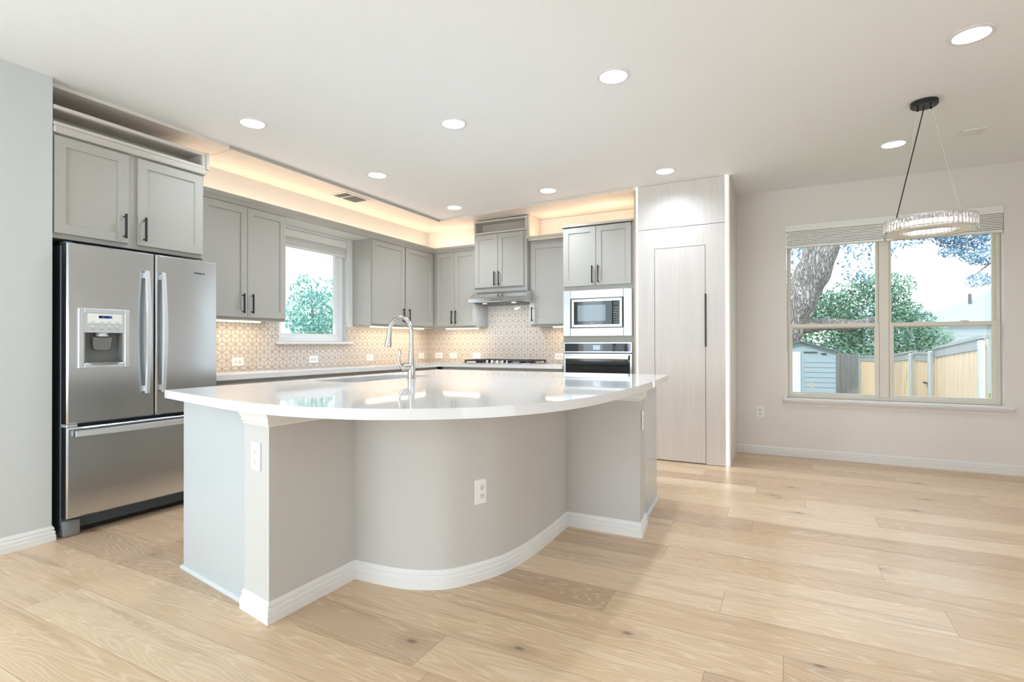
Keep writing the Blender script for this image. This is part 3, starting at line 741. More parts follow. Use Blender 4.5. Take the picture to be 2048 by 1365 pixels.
build('spout', lathe(NB(), (FX-.03, -4.286, 1.200), [(0, 0), (.035, 0), (.03, .022), (0, .022)], 20), 'silver', ds)
bm = NB(); prism(bm, [(.632, -4.392), (FX-.0, -4.392), (FX+.012, -4.34), (FX+.016, -4.286), (FX+.012, -4.23), (FX, -4.18), (.632, -4.18)], 1.026, 1.040, .002); build('drip_tray', bm, 'fgrey', ds)
pn = build('control_panel', fbox(NB(), fA0, -4.378, -4.192, 1.281, 1.339, FX+.006, FX+.0075), 'lightplate', ds)
for y, s in ((-4.302, '0'), (-4.266, '34')):
    q = build('display', fbox(NB(), fA0, y-.018, y+.018, 1.311, 1.327, FX+.0075, FX+.0082), paint('navy_display', (24, 44, 96), .2), pn)
    text_mesh('digit', s, .014, q, 'lcd', (FX+.0084, y+.008, 1.3138), (0, 1, 0), (0, 0, 1))
for y in (-4.350, -4.302, -4.262, -4.218):
    build('button', fbox(NB(), fA0, y-.010, y+.010, 1.287, 1.2895, FX+.0075, FX+.008), 'fgrey', pn)
    build('button', lathe(NB(), (FX+.0062, y, 1.262), [(0, 0), (.005, 0), (.004, .002), (0, .002)], 12, (1, 0, 0)), 'lightplate', ds)
    build('button', fbox(NB(), fA0, y-.010, y+.010, 1.242, 1.2445, FX+.006, FX+.0068), 'fgrey', ds)
text_mesh('badge', 'Whirlpool', .019, d2, 'fdark', (FX+.001, -3.69, 1.655), (0, 1, 0), (0, 0, 1))

# ------------------------------------------------------------------ island
IZ = .917
arc = [(2.596, -4.086), (2.725, -4.078), (2.84, -4.062), (2.945, -4.024), (3.042, -3.957), (3.130, -3.820), (3.188, -3.680), (3.218, -3.470), (3.224, -3.204), (3.217, -2.910)]
arc = [(v.x, v.y) for v in catmull([Vector((x, y, 0)) for x, y in arc], 5)]
# outline of the drywall knee wall (inside the baseboard)
def inset(path, d):
    out = []; n = len(path)
    for i in range(n):
        a = Vector(path[min(i+1, n-1)])-Vector(path[max(i-1, 0)]); a.normalize(); out.append((path[i][0]-a.y*d, path[i][1]+a.x*d))
    return out
arcw = inset(arc, .014); arcw[0] = (2.556, arcw[0][1]); arcw[-1] = (arcw[-1][0], -2.896)
L0, L1, R1, R0 = (2.350, -4.520), (2.552, -4.555), (3.668, -2.896), (3.648, -2.690)
front = [L0, L1]+arcw+[R1, R0]
isl = thing('kitchen_island', 'grey kitchen island with curved front and white corner posts', 'island', (2.6, -3.2, 0))
kw = NB(); prism(kw, front+[(3.45, -2.70), (3.05, -2.80), (3.02, -3.30), (2.9, -3.72), (2.4, -3.9), (2.36, -4.3)], 0, .8765)
knee = build('knee_wall', kw, 'knee', isl, smooth=25)
# grey end panels and cabinet carcass behind
bm = NB(); P0, P5 = (1.688, -4.390), (3.580, -2.035)
prism(bm, [P0, (2.364, -4.500), (2.372, -4.478), (1.692, -4.366)], .0, .8765); build('end_panel', bm, 'sidepanel', isl, label='satin grey left end panel')
bm = NB(); prism(bm, [(3.626, -2.692), P5, (3.558, -2.035), (3.604, -2.692)], .0, .8765); build('end_panel', bm, 'sidepanel', isl, label='satin grey right end panel')
bm = NB(); prism(bm, [(1.706, -4.36), (2.34, -4.45), (2.35, -3.86), (2.86, -3.70), (2.98, -3.28), (3.01, -2.76), (3.44, -2.66), (3.55, -2.04), (1.70, -2.06)], .10, .60)
prism(bm, [(1.78, -4.30), (2.3, -4.4), (2.30, -3.86), (2.84, -3.70), (2.96, -3.28), (3.0, -2.76), (3.4, -2.66), (3.5, -2.12), (1.78, -2.12)], .0, .10)
build('cabinet_box', bm, 'cab', isl)
bm = NB()
for a in ((1.704, -4.36, -3.72), (1.704, -2.78, -2.06)): box(bm, a[0]-.004, a[0]+.018, a[1], a[2], .60, .8765)
box(bm, 1.70, 3.55, -2.078, -2.058, .60, .8765)
build('carcass_side', bm, 'cab', isl)
yy = [-4.34, -3.72, -3.25, -2.78, -2.10]
for a, b in zip(yy, yy[1:]):
    f = lambda p, z, c: (1.70-c, p, z)
    d = build('door', shaker(NB(), f, a+.008, b-.008, .12, .855, .0, .019), 'cab', isl); pull(d, f, b-.05, .62, .78, .019)
for a, b in ((1.75, 2.34), (2.34, 2.93), (2.93, 3.53)):
    f = lambda p, z, c: (p, -2.058+c, z)
    d = build('door', shaker(NB(), f, a+.008, b-.008, .12, .855, .0, .019), 'cab', isl); pull(d, f, b-.05, .62, .78, .019)
# baseboard around the knee wall
build('baseboard', sweep(NB(), [(L0[0]+.008, L0[1]+.05)]+front+[(R0[0]-.05, R0[1]-.008)], BBP), 'trim', isl, smooth=25)
# post capitals
CAP = [(0, .805), (.003, .805), (.006, .815), (.012, .822), (.010, .832), (.016, .846), (.022, .856), (.022, .876), (0, .876)]
build('post_capital', sweep(NB(), [(L0[0]+.006, L0[1]+.04), L0, L1, (2.572, -4.12)], CAP), 'trim', isl)
build('post_capital', sweep(NB(), [(3.30, -2.896), R1, R0, (R0[0]-.04, R0[1]-.006)], CAP), 'trim', isl)
SH = [(0, 0), (.014, 0), (.014, .006), (.010, .014), (.004, .018), (0, .018)]
build('shoe_moulding', sweep(NB(), [(1.688, -4.366), P0, (2.362, -4.4995)], SH), 'shoe', isl)
build('shoe_moulding', sweep(NB(), [(3.626, -2.692), P5], SH), 'shoe', isl)
# worktop with a cut-out for the sink
top = [(1.643, -4.46), (2.05, -4.556), (2.40, -4.632), (2.62, -4.662), (2.847, -4.658), (3.065, -4.620), (3.235, -4.548), (3.395, -4.440), (3.515, -4.310), (3.610, -4.140), (3.675, -3.930), (3.712, -3.660), (3.724, -3.350), (3.722, -2.90), (3.694, -2.40), (3.664, -2.005)]
top = [(v.x, v.y) for v in catmull([Vector((x, y, 0)) for x, y in top], 4)]+[(1.597, -2.045)]
def rrect(x0, x1, y0, y1, r, n=6):
    o = []
    for cx, cy, a in ((x1-r, y1-r, 0), (x0+r, y1-r, 90), (x0+r, y0+r, 180), (x1-r, y0+r, 270)):
        o += [(cx+r*math.cos(math.radians(a+90*k/n)), cy+r*math.sin(math.radians(a+90*k/n))) for k in range(n+1)]
    return o
SK = rrect(1.765, 2.135, -3.640, -2.860, .06)
def slab_hole(outer, hole, z0, z1):
    bm = NB(); rings = {}
    for z in (z0, z1):
        es = []
        for key, lp in (('o', outer), ('h', hole)):
            v = [bm.verts.new((x, y, z)) for x, y in lp]; rings[key, z] = v
            es += [bm.edges.new((v[i-1], v[i])) for i in range(len(v))]
        bmesh.ops.triangle_fill(bm, edges=es, use_beauty=True, use_dissolve=False)
    for key in 'oh':
        a, b = rings[key, z0], rings[key, z1]
        for i in range(len(a)): bm.faces.new((a[i-1], a[i], b[i], b[i-1]))
    return bm
it = thing('island_worktop', 'white polished quartz worktop with bowed edge on the island', 'worktop', (2.6, -3.3, .877))
build('slab', slab_hole(top, SK, .877, IZ), 'quartz', it, smooth=30)
sk = thing('kitchen_sink', 'stainless double-bowl sink set under the island worktop', 'sink', (1.95, -3.25, .64))
def bowl(x0, x1, y0, y1):
    bm = NB(); o = rrect(x0, x1, y0, y1, .06); i = rrect(x0+.012, x1-.012, y0+.012, y1-.012, .055); rows = []
    for lp, z in ((o, .8755), (o, .874), (i, .870), (rrect(x0+.02, x1-.02, y0+.02, y1-.02, .055), .69), (rrect(x0+.04, x1-.04, y0+.04, y1-.04, .05), .672)):
        rows.append([bm.verts.new((x, y, z)) for x, y in lp])
    for a, b in zip(rows, rows[1:]):
        for k in range(len(a)): bm.faces.new((a[k-1], a[k], b[k], b[k-1]))
    bm.faces.new(rows[-1]); return bm
b1 = build('bowl', bowl(1.755, 2.145, -3.650, -3.262), 'steelh', sk); b2 = build('bowl', bowl(1.755, 2.145, -3.250, -2.850), 'steelh', sk)
for b, y in ((b1, -3.456), (b2, -3.05)): build('drain', lathe(NB(), (1.95, y, .672), [(0, .001), (.02, .001), (.03, .004), (.045, .004), (.045, 0), (0, 0)], 24), 'chrome', b)
# faucet
fc = thing('kitchen_faucet', 'brushed nickel pull-down faucet standing beside the island sink', 'faucet', (2.262, -3.258, IZ))
cx, cy = 2.262, -3.258
build('base_body', lathe(NB(), (cx, cy, IZ), [(0, 0), (.028, 0), (.028, .004), (.0255, .008), (.0255, .075), (.026, .085), (.0245, .095), (.021, .110), (.0150, .195), (.0148, .20), (0, .20)], 28), 'nickel', fc)
A = Vector((-1, .0, 0)).normalized()
pts = [Vector((cx, cy, IZ+.19)), Vector((cx, cy, IZ+.27)), Vector((cx, cy, IZ+.315))]
R = .092
for k in range(1, 13):
    a = PI*k/13*1.08
    pts.append(Vector((cx, cy, IZ+.315))+A*(R-R*math.cos(a))+Vector((0, 0, R*math.sin(a))))
d = (pts[-1]-pts[-2]).normalized()
build('spout', tube(NB(), pts, .0135, 18), 'nickel', fc)
e = pts[-1]
build('spray_head', tube(NB(), [e-d*.002, e+d*.004, e+d*.03, e+d*.085, e+d*.10, e+d*.104], [.0142, .0148, .0165, .0245, .0250, .022], 20), 'nickel', fc)
V = Vector((-.42, -.91, 0)).normalized(); b0 = Vector((cx, cy, IZ+.083))
vb = build('valve_body', tube(NB(), [b0+V*.012, b0+V*.060, b0+V*.068], [.025, .025, .019], 24), 'nickel', fc)
h0 = b0+V*.06; side = Vector((-1, 0, 0))
hp = [h0+Vector((0, 0, -.012))+V*.004, h0+V*.012+side*.012+Vector((0, 0, .02)), h0+V*.012+side*.02+Vector((0, 0, .055)), h0+V*.010+side*.012+Vector((0, 0, .09)), h0+V*.012+side*.018+Vector((0, 0, .118))]
build('handle', tube(NB(), catmull(hp, 5), [.0105]*6+[.0095]*6+[.0085]*4+[.007]*3+[.004, .002], 12), 'nickel', fc)

# ------------------------------------------------------------------ outlets
def outlet(label, T, horizontal=False, gang=1, rocker=False, group='white wall outlets'):
    """T: 4x4, local x across, y up, z out of the wall"""
    o = thing('wall_outlet', label, 'outlet', T.translation, group)
    def pb(name, mat, parent, bxs, bev=0.):
        bm = NB()
        for b in bxs: box(bm, *b, bev)
        bm.transform(T); return build(name, bm, mat, parent)
    W_, H_ = (.0375*gang, .0595)
    pl = pb('cover_plate', 'lightplate', o, [(-W_, W_, -H_, H_, .0, .005)] if not horizontal else [(-H_, H_, -W_, W_, .0, .005)], .002)
    if rocker:
        pb('rocker', 'trim', o, [(-.032, .032, -.016, .016, .005, .008)] if horizontal else [(-.016, .016, -.032, .032, .005, .008)], .002)
        return o
    for s in (-1, 1):
        bm = NB(); cxx, cyy = ((0, s*.0205) if not horizontal else (s*.0205, 0))
        lathe(bm, (cxx, cyy, .005), [(0, 0), (.0165, 0), (.0165, .0016), (.0155, .0022), (0, .0022)], 20); bm.transform(T)
        r = build('socket', bm, 'trim', o)
        q = (lambda x, y: (cxx+x, cyy+y)) if not horizontal else (lambda x, y: (cxx+y, cyy-x))
        bm = NB()
        for (x0, x1, y0, y1) in ((-.0070, -.0050, -.001, .007), (.0050, .0070, -.001, .007), (-.002, .002, -.010, -.006)):
            a = q(x0, y0); b = q(x1, y1); box(bm, a[0], b[0], a[1], b[1], .0066, .0076)
        bm.transform(T); build('slot', bm, 'dark', r)
    return o
def TR(loc, xd, nd):
    x = Vector(xd).normalized(); z = Vector(nd).normalized(); y = z.cross(x); m = Matrix((x, y, z)).transposed().to_4x4(); m.translation = Vector(loc); return m
for y, lb, rk in ((-2.91, 'white horizontal outlet on tiles left of the window, nearest the refrigerator', 0), (-2.043, 'white horizontal outlet on tiles directly below the kitchen window', 0), (-1.194, 'white horizontal rocker switch on tiles under the right-hand window cabinet', 1), (-.19, 'white outlet on left wall tiles just beside the corner', 0)):
    outlet(lb, TR((.0065, y, .993), (0, 1, 0), (1, 0, 0)), True, 1, rk)
for x, lb, rk in ((.170, 'white outlet on back wall tiles just beside the corner', 0), (.411, 'white switch on back wall tiles, second from the corner', 1), (.782, 'white switch on back wall tiles just left of the cooktop', 1), (1.965, 'white outlet on back wall tiles between cooktop and oven tower', 0)):
    outlet(lb, TR((x, -.0065, .996), (1, 0, 0), (0, -1, 0)), True, 1, rk)
outlet('white upright outlet low on the wall left of the dining window', TR((4.19, YC-.0005, .439), (1, 0, 0), (0, -1, 0)))
n = Vector((L1[0]-L0[0], L1[1]-L0[1], 0)).normalized()
outlet('white upright outlet on the left corner post of the island', TR((2.452, L0[1]+(2.452-L0[0])*n.y/n.x-.0005, .673), n, (n.y, -n.x, 0)))
outlet('white upright outlet on the curved front of the island', TR((3.118, -3.806, .428), (.40, .917, 0), (.917, -.40, 0)))
nr = Vector((R0[0]-R1[0], R0[1]-R1[1], 0)).normalized()
outlet('white upright outlet on the right corner post of the island', TR((3.661, -2.80, .68), nr, (nr.y, -nr.x, 0)))

# ------------------------------------------------------------------ pantry wall with concealed door
PX0, PX1, PY = 3.116, 3.932, -.732
wp = struct('wall_pantry', BX(PX0, 3.945, PY+.022, YC, 0, ZC-.001), 'wall')
bm = NB(); f = onB(0); c0, c1 = -PY-.0215, -PY
PDL, PDR, PDT = 3.284, 3.755, 2.083; g = .004
fbox(bm, f, PX0, PX1, 2.286, ZC-.002, c0, c1); fbox(bm, f, PX0, PX1, PDT+g, 2.281, c0, c1)
fbox(bm, f, PX0, PDL-g, .004, PDT+g, c0, c1); fbox(bm, f, PDR+g, PX1, .004, PDT+g, c0, c1)
build('wall_panel', bm, 'panel', wp)
build('wall_panel', BX(3.957, 3.972, PY+.01, YC-.002, 0, ZC-.002), 'panel', wp)
bm = NB(); fbox(bm, f, PX0+.002, PX1-.002, .002, ZC-.004, c0-.0003, c0+.0006); build('shadow_gap', bm, 'dark', wp)
d1 = bpy.data.objects.new('door_1', None); COL.objects.link(d1); d1.location = (3.52, PY, 0); d1['kind'] = 'structure'
d1['label'] = 'flush pale wood pantry door with thin black edge pull'
build('door_leaf', fbox(NB(), f, PDL, PDR, .010, PDT, c0+.001, c1, .0015), 'panel', d1)
build('door_handle', fbox(NB(), f, 3.752, 3.765, 1.12, 1.623, c1-.012, c1+.012, .002), 'black', d1)
for x0, x1, y0, lb in ((3.096, PX0-.001, PY+.004, 'glowing vertical light strip between oven tower and pantry panel'), (PX1+.002, 3.956, PY-.002, 'glowing vertical light strip on the outer corner of the pantry')):
    t = thing('light_strip', lb, 'light', ((x0+x1)/2, y0, 0), 'vertical light strips')
    build('diffuser', BX(x0+.002, x1-.002, y0, y0+.012, .006, ZC-.004, .001), 'led', t)
    build('profile', BX(x0, x1, y0+.012, y0+.024, .002, ZC-.003), 'trim', t)

# ------------------------------------------------------------------ recessed ceiling lights
names = ['recessed ceiling light nearest the viewer, right of the pendant', 'recessed ceiling light above the front edge of the island', 'recessed ceiling light in front of the refrigerator cabinet', 'recessed ceiling light above the middle of the island',
         'recessed ceiling light in front of the kitchen window and vent', 'recessed ceiling light in front of the oven tower', 'recessed ceiling light in front of the pantry panel', 'recessed ceiling light nearest the inner kitchen corner', 'recessed ceiling light left of the pendant, before the dining window']
proto = None
for (x, y), lb in zip(DOWN, names):
    if proto is None:
        proto = t = thing('recessed_light', 'round '+lb, 'ceiling light', (x, y, ZC), 'recessed ceiling lights')
        build('trim_ring', lathe(NB(), (x, y, ZC), [(.098, -.0005), (.098, -.004), (.092, -.007), (.078, -.006), (.074, .0), (.066, .052), (.0665, .055), (.0795, .002), (.0795, -.0005)], 40, closed=True), 'trim', t)
        build('lens', lathe(NB(), (x, y, ZC), [(0, .046), (.0672, .046), (.0672, .050), (0, .050)], 32), 'lens', t)
    else:
        t = copy_tree(proto); t.location = (x, y, ZC); t['label'] = 'round '+lb
    area('ceiling_lamp', (x, y, ZC+.038), (0, 0, -1), .12, .12, P_DOWN*(.45 if x > 5 else .6 if y < -3.5 or x > 3.4 and y > -2 else 1), LAMP, shape='DISK', spread=math.radians(150))

# vent and ceiling plate
v = thing('ceiling_vent', 'white air vent in the ceiling band above the kitchen window', 'vent', (.37, -1.875, ZB))
build('frame', ring(NB(), lambda a, z, c: (z, a, ZB-c), -2.06, -1.69, .255, .490, .024, .0005, .008, .002), 'trim', v)
build('frame_bar', BX(.279, .466, -1.93, -1.918, ZB-.008, ZB-.001), 'trim', v)
bm = NB()
for k in range(12):
    y = -2.03+k*.0265; box(bm, .281, .464, y, y+.006, ZB-.007, ZB-.0015)
build('louvre', bm, 'fgrey', v)
build('backing', BX(.281, .464, -2.036, -1.714, ZB-.0012, ZB-.0002), 'fgrey', v)
v = thing('ceiling_plate', 'square white blank plate on the ceiling right of the pendant', 'plate', (5.67, -.95, ZC))
bm = NB(); prism(bm, [(5.60, -1.03), (5.74, -1.03), (5.74, -.89), (5.60, -.89)], ZC-.010, ZC-.0005, .002); build('cover_plate', bm, 'trim', v)

# ------------------------------------------------------------------ crystal ring pendant
px, py, RZ, RO, RI = 5.28, -1.65, 1.885, .250, .140
pd = thing('pendant_light', 'round crystal ring pendant hanging from the dining ceiling', 'pendant light', (px, py, RZ))
cxp, cyp = 5.245, -1.725
cn = build('canopy', lathe(NB(), (cxp, cyp, ZC-.0005), [(0, 0), (.075, 0), (.075, -.025), (.071, -.030), (0, -.030)], 36), 'black', pd)
for a in range(4): build('cord_grip', lathe(NB(), (cxp+.05*math.cos(a*PI/2+.6), cyp+.05*math.sin(a*PI/2+.6), ZC-.030), [(0, 0), (.007, 0), (.007, -.012), (0, -.012)], 12), 'black', cn)
HT = .082; ZTOP = RZ+HT
def ringbox(r0, r1, z0, z1, seg=72): return lathe(NB(), (px, py, 0), [(r0, z0), (r1, z0), (r1, z1), (r0, z1)], seg, closed=True)
build('ring_frame', ringbox(RI+.016, RO-.016, ZTOP-.012, ZTOP-.002), 'chrome', pd)
build('diffuser', ringbox(RI+.016, RO-.016, RZ-.002, RZ+.004), paint('frosted_acrylic', (232, 226, 224), .3, .05, 60), pd)
build('led_band', ringbox(RO-.040, RO-.038, RZ+.02, RZ+.05), 'chand', pd)
build('led_band', ringbox(RI+.036, RI+.038, RZ+.03, RZ+.045), 'chand', pd)
for zr in (RZ-.001, ZTOP-.003):
    build('rim', ringbox(RO-.002, RO+.001, zr-.002, zr+.002), 'chrome', pd); build('rim', ringbox(RI-.001, RI+.002, zr-.002, zr+.002), 'chrome', pd)
def crystal():
    bm = NB(); box(bm, -.0055, .0055, -.0098, .0098, .003, HT-.006, .0035); return bm
first = None
for rad, cnt in ((RO-.005, 62), (RI+.006, 36)):
    for k in range(cnt):
        a = 2*PI*k/cnt
        if first is None: first = build('crystal', crystal(), 'crystal', None); o = first
        else: o = first.copy(); COL.objects.link(o)
        o.parent = pd; o.location = (rad*math.cos(a), rad*math.sin(a), 0); o.rotation_euler = (0, 0, a)
def pend(a, r=RO-.02): return Vector((px+r*math.cos(a), py+r*math.sin(a), ZTOP-.002))
build('cord', tube(NB(), [(cxp, cyp, ZC-.03), pend(math.radians(212))], .0035, 8), 'black', pd)
for a in (212, 302, 32, 122):
    q = Vector((cxp+.055*math.cos(math.radians(a)), cyp+.055*math.sin(math.radians(a)), ZC-.03))
    build('suspension_wire', tube(NB(), [q, pend(math.radians(a))], .0008, 6), 'steel', pd)

# ------------------------------------------------------------------ outside
struct('ground', BX(-60, 60, .30, 90, -1.3, -1.1), 'grass'); struct('ground_side', BX(-60, -.3, -60, .30, -1.3, -1.1), 'grass')
def leaves(bm, blobs, n, size, rr):
    tot = sum(b[3]*b[4]*b[5] for b in blobs)
    for (x, y, z, rx, ry, rz) in blobs:
        m = int(n*rx*ry*rz/tot)+8
        for _ in range(m):
            while True:
                p = Vector((rr.uniform(-1, 1), rr.uniform(-1, 1), rr.uniform(-1, 1)))
                if .35 < p.length < 1: break
            c = Vector((x+p.x*rx, y+p.y*ry, z+p.z*rz)); u = Vector((rr.gauss(0, 1), rr.gauss(0, 1), rr.gauss(0, 1))).normalized(); v = u.orthogonal().normalized()
            s = size*rr.uniform(.6, 1.4); w = s*.42
            bm.faces.new([bm.verts.new(q) for q in (c-u*s, c+v*w-u*s*.1, c+u*s, c-v*w-u*s*.1)])
    return bm
rr = random.Random(11)
t = thing('oak_tree', 'thick leaning oak trunk with rough grey bark seen through the dining window', 'tree', (4.3, 8, -1.1))
pts = catmull([Vector(p) for p in ((3.9, 8, -1.15), (4.2, 8, .6), (4.45, 8, 1.6), (4.82, 8, 2.45), (5.1, 8, 3.2), (5.18, 8.1, 4.2), (5.1, 8.1, 6.))], 6)
build('trunk', tube(NB(), pts, [.36-.0*k+.02*math.sin(k*1.3) for k in range(len(pts))], 20), 'bark', t, smooth=80)
br = tube(NB(), catmull([Vector(p) for p in ((4.4, 8.05, 1.5), (5.2, 8.3, 1.60), (5.8, 8.6, 1.58), (6.3, 8.8, 1.70))], 4), [.17]*4+[.14]*4+[.11]*4+[.08], 12); build('branch', br, 'bark', t, smooth=80)
bm = leaves(NB(), [(4.5, 9.3, 3.2, .8, .5, .8), (4.9, 9.6, 3.9, 1.2, .6, .5), (6.4, 9.3, 3.9, 1.2, .7, .75), (6.1, 9.5, 3.0, .6, .4, .45), (7.3, 8.8, 5., 1.3, .9, .8)], 3000, .055, rr); build('foliage', bm, 'leafb', t)
t = thing('evergreen_bush', 'dense green leafy bush behind the shed, under the oak limb', 'bush', (6.9, 21.6, -1.1))
build('stem', tube(NB(), [(6.9, 21.6, -1.15), (6.95, 21.6, .3), (6.9, 21.6, 2.2)], [.18, .13, .05], 8), 'bark', t)
bm = leaves(NB(), [(5.76, 21.6, 1.91, 1.79, 0.8, 1.65), (7.41, 21.6, 2.46, 1.79, 0.8, 1.79), (8.78, 21.6, 1.77, 1.24, 0.8, 1.24), (9.88, 21.6, 1.22, 0.69, 0.8, 0.69), (8.23, 21.6, 3.56, 1.1, 0.8, 0.69), (7.13, 21.6, 0.4, 2.61, 0.8, 0.82), (4.66, 21.6, 3.15, 1.24, 0.8, 1.24)], 14000, .088, rr); build('foliage', bm, 'leaf', t)
t = thing('shade_tree', 'tree branches, painted pale blue as sky flare, hanging at the upper right of the dining window', 'tree', (9.0, 8.5, -1.1))
build('trunk', tube(NB(), catmull([Vector(p) for p in ((9.9, 8.6, -1.15), (9.5, 8.5, 2.2), (8.6, 8.2, 3.7), (7.9, 8., 4.3))], 5), [.2]*6+[.14]*5+[.08]*5, 10), 'bark', t, smooth=80)
for p in (((8.6, 8.2, 3.7), (8.0, 8., 3.4), (7.5, 7.9, 3.1)), ((8.4, 8.2, 3.85), (7.5, 8., 3.7), (6.9, 8., 3.45)), ((8.9, 8.3, 3.2), (8.2, 8.1, 2.85), (7.8, 8, 2.5))):
    build('branch', tube(NB(), p, [.035, .022, .008], 8), 'bark', t)
bm = leaves(NB(), [(7.7, 8.1, 3.45, .55, .5, .35), (8.0, 8.0, 2.95, .4, .35, .22), (7.1, 8., 3.55, .5, .4, .2), (7.95, 8., 2.45, .28, .28, .14), (8.0, 8.2, 3.9, .8, .5, .4), (7.5, 8., 3.05, .3, .3, .1)], 5200, .046, rr); build('foliage', bm, 'leafb', t)
t = thing('leafy_tree', 'young teal-green tree seen through the kitchen window', 'tree', (-6., 3.3, -1.1))
build('trunk', tube(NB(), [(-6., 3.3, -1.15), (-6., 3.33, 1.2), (-6., 3.28, 2.6)], [.08, .05, .015], 8), 'bark', t)
bm = leaves(NB(), [(-6., 3.3, 1.9, .65, .75, .65), (-6., 3.05, 2.5, .35, .3, .40), (-6., 3.75, 2.55, .25, .25, .35), (-6, 3.7, 1.5, .7, .85, .5), (-6., 3.3, .95, .9, 1.0, .45)], 4200, .055, rr); build('foliage', bm, 'leaft', t)
t = thing('hedge_bush', 'low teal-green bushes below the tree outside the kitchen window', 'bush', (-8.3, 5., -1.1))
bm = leaves(NB(), [(-8.3, 3.9, .75, .8, 1.0, .5), (-8.3, 5.3, .95, .8, 1.1, .6), (-8.3, 6.6, .8, .8, 1., .5), (-8.3, 5., .2, .9, 2.8, .7)], 3600, .065, rr); build('foliage', bm, 'leaft', t)
# shed
t = thing('garden_shed', 'grey plastic garden shed with gable roof beyond the dining window', 'shed', (4.64, 5.6, -1.1))
bm = NB(); sec = [(4.07, -1.1), (5.21, -1.1), (5.21, 1.0), (4.64, 1.17), (4.07, 1.0)]
a = [bm.verts.new((x, 5.0, z)) for x, z in sec]; b = [bm.verts.new((x, 6.4, z)) for x, z in sec]
bm.faces.new(a); bm.faces.new(b[::-1])
for i in range(5): bm.faces.new((a[i-1], a[i], b[i], b[i-1]))
for k in range(22): box(bm, 4.72, 5.20, 4.985, 5.0, -1.08+k*.09, -1.0+k*.09)
build('wall', bm, 'shed', t)
build('door', BX(4.10, 4.655, 4.975, 4.999, -1.05, 1.0, .004), 'shedl', t)  # lighter slab over the left part of the shed front
bm = NB()
for s in (-1, 1):
    q = [(4.64, 1.18), (4.64+s*.63, .985), (4.64+s*.63, 1.015), (4.64, 1.21)]
    a = [bm.verts.new((x, 4.92, z)) for x, z in q]; b = [bm.verts.new((x, 6.48, z)) for x, z in q]
    bm.faces.new(a); bm.faces.new(b)
    for i in range(4): bm.faces.new((a[i-1], a[i], b[i], b[i-1]))
build('roof', bm, 'shedr', t)
build('gable_trim', BX(4.70, 4.92, 4.975, 4.984, .985, 1.0), 'dark', t); build('vent', BX(4.98, 5.06, 4.975, 4.984, .955, .975), 'dark', t)
# fences: along the side yard (x = 7.05) and across the back
def fence_panel(label, p, q, ztp, ztq, mat, capm='grey_wood', boards=None, cap=True):
    p, q = Vector((*p, 0)), Vector((*q, 0)); L = (q-p).length; d = (q-p)/L; nrm = Vector((d.y, -d.x, 0))
    t = thing('garden_fence', label, 'fence', (p+q)/2+Vector((0, 0, -1.1)), 'wooden fence panels')
    nb = boards or max(2, int(L/.145)); bm = NB()
    for k in range(nb):
        a, b = p+d*(L*k/nb+.003), p+d*(L*(k+1)/nb-.003); zz = ztp+(ztq-ztp)*(k+.5)/nb-.05-.004*(k % 3); off = nrm*(.004*(k % 2))
        v = [bm.verts.new(w) for w in (a+off, b+off, b+off+nrm*.02, a+off+nrm*.02)]; v2 = [bm.verts.new((x.co.x, x.co.y, zz)) for x in v]
        for x in v: x.co.z = -1.1
        bm.faces.new(v); bm.faces.new(v2[::-1])
        for i in range(4): bm.faces.new((v[i-1], v[i], v2[i], v2[i-1]))
    build('board', bm, mat, t)
    if cap:
        for (n0, n1, e0, e1, nm) in ((-.05, .05, -.05, 0, 'cap_board'), (-.022, 0., -.20, -.052, 'top_rail')):
            bm = NB(); v = [bm.verts.new(x) for x in (p+nrm*n0+Vector((0, 0, ztp+e0)), q+nrm*n0+Vector((0, 0, ztq+e0)), q+nrm*n1+Vector((0, 0, ztq+e0)), p+nrm*n1+Vector((0, 0, ztp+e0)))]
            v2 = [bm.verts.new((x.co.x, x.co.y, x.co.z+e1-e0)) for x in v]; bm.faces.new(v); bm.faces.new(v2[::-1])
            for i in range(4): bm.faces.new((v[i-1], v[i], v2[i], v2[i-1]))
            build(nm, bm, capm, t)
    return t
FXX = 7.05
fence_panel('sunlit cedar fence panel nearest the dining window', (FXX, 4.15), (FXX, 7.2), 1.27, 1.07, 'plank')
fence_panel('cedar fence gate with black latch between two steel posts', (FXX, 7.3), (FXX, 9.1), .98, .96, 'plank')
fence_panel('cedar fence panel beyond the gate, stepping down the yard', (FXX, 9.2), (FXX, 13.), .99, .78, 'plank')
fence_panel('cedar fence panel at the far end of the side yard', (FXX, 13.1), (FXX, 19.4), .80, .66, 'plank')
fence_panel('weathered grey fence panel across the far back of the yard', (FXX, 19.5), (4.5, 19.5), .72, .72, 'grey_wood', cap=False)
fence_panel('weathered grey fence panel right behind the shed', (6.0, 9.6), (5.2, 9.2), .94, .98, 'grey_wood', cap=False, boards=6)
def post(y, ztop, lb):
    bm = lathe(NB(), (FXX-.07, y, -1.1), [(0, 0), (.045, 0), (.045, ztop+1.1), (.03, ztop+1.12), (0, ztop+1.12)], 14); o = build('steel_post', bm, 'galv'); tag(o, lb, 'post', 'steel fence posts')
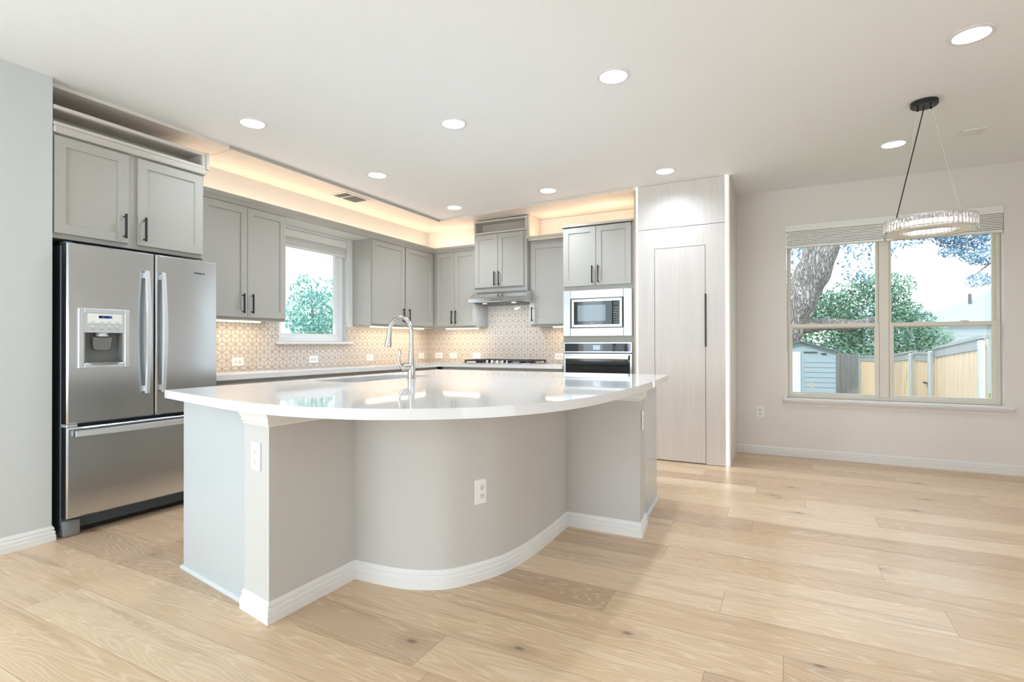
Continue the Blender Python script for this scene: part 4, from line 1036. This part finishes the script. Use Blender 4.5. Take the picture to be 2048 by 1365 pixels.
post(4.1, 1.17, 'steel fence post at the near end of the cedar fence'); post(7.25, .98, 'steel fence post on the near side of the gate'); post(9.15, .90, 'steel fence post on the far side of the gate')
g = build('gate_latch', BX(FXX-.06, FXX-.03, 7.4, 8.0, .30, .34, .004), 'black'); tag(g, 'black metal latch bar on the cedar gate', 'latch')
# neighbours
def house(label, x0, x1, y0, y1, zb, ze, zr, axis='x'):
    t = thing('house', label, 'house', ((x0+x1)/2, (y0+y1)/2, zb), 'neighbouring houses')
    bm = BX(x0, x1, y0, y1, zb, ze)
    for k in range(int((ze-zb)/.2)): box(bm, x0-.012, x1+.012, y0-.012, y0, zb+k*.2, zb+k*.2+.19)
    build('wall', bm, 'siding', t)
    ym = (y0+y1)/2; o = .35; xm = (x0+x1)/2; hx = (x1-x0)*.22
    bm = NB(); b = [bm.verts.new(p) for p in ((x0-o, y0-o, ze), (x1+o, y0-o, ze), (x1+o, y1+o, ze), (x0-o, y1+o, ze))]; r = [bm.verts.new((xm-hx, ym, zr)), bm.verts.new((xm+hx, ym, zr))]
    bm.faces.new(b); bm.faces.new((b[0], b[1], r[1], r[0])); bm.faces.new((b[1], b[2], r[1])); bm.faces.new((b[2], b[3], r[0], r[1])); bm.faces.new((b[3], b[0], r[0]))
    build('roof', bm, 'shingle', t)
    for k in range(3):
        xx = x0+(x1-x0)*(.2+.3*k); wn = build('window', ring(NB(), lambda a, z, c: (a, y0-c, z), xx-.5, xx+.5, ze-1.9, ze-.6, .07, .012, .06), 'trim', t); build('pane', BX(xx-.44, xx+.44, y0-.035, y0-.02, ze-1.84, ze-.66), 'housewin', wn)
    return t, xm, ym
house('pale two-storey neighbour house with hipped roof, left of centre in the right pane', 7.4, 11.7, 33, 39, -1.1, 2.9, 3.8)
h, xm, ym = house('pale neighbour house with long low roof and roof pipe, farther right', 10.6, 24., 25, 31.5, -1.1, 2.1, 4.3)
build('roof_pipe', tube(NB(), [(12.1, 26.2, 2.5), (12.1, 26.2, 3.5)], .07, 10), 'fdark', h)
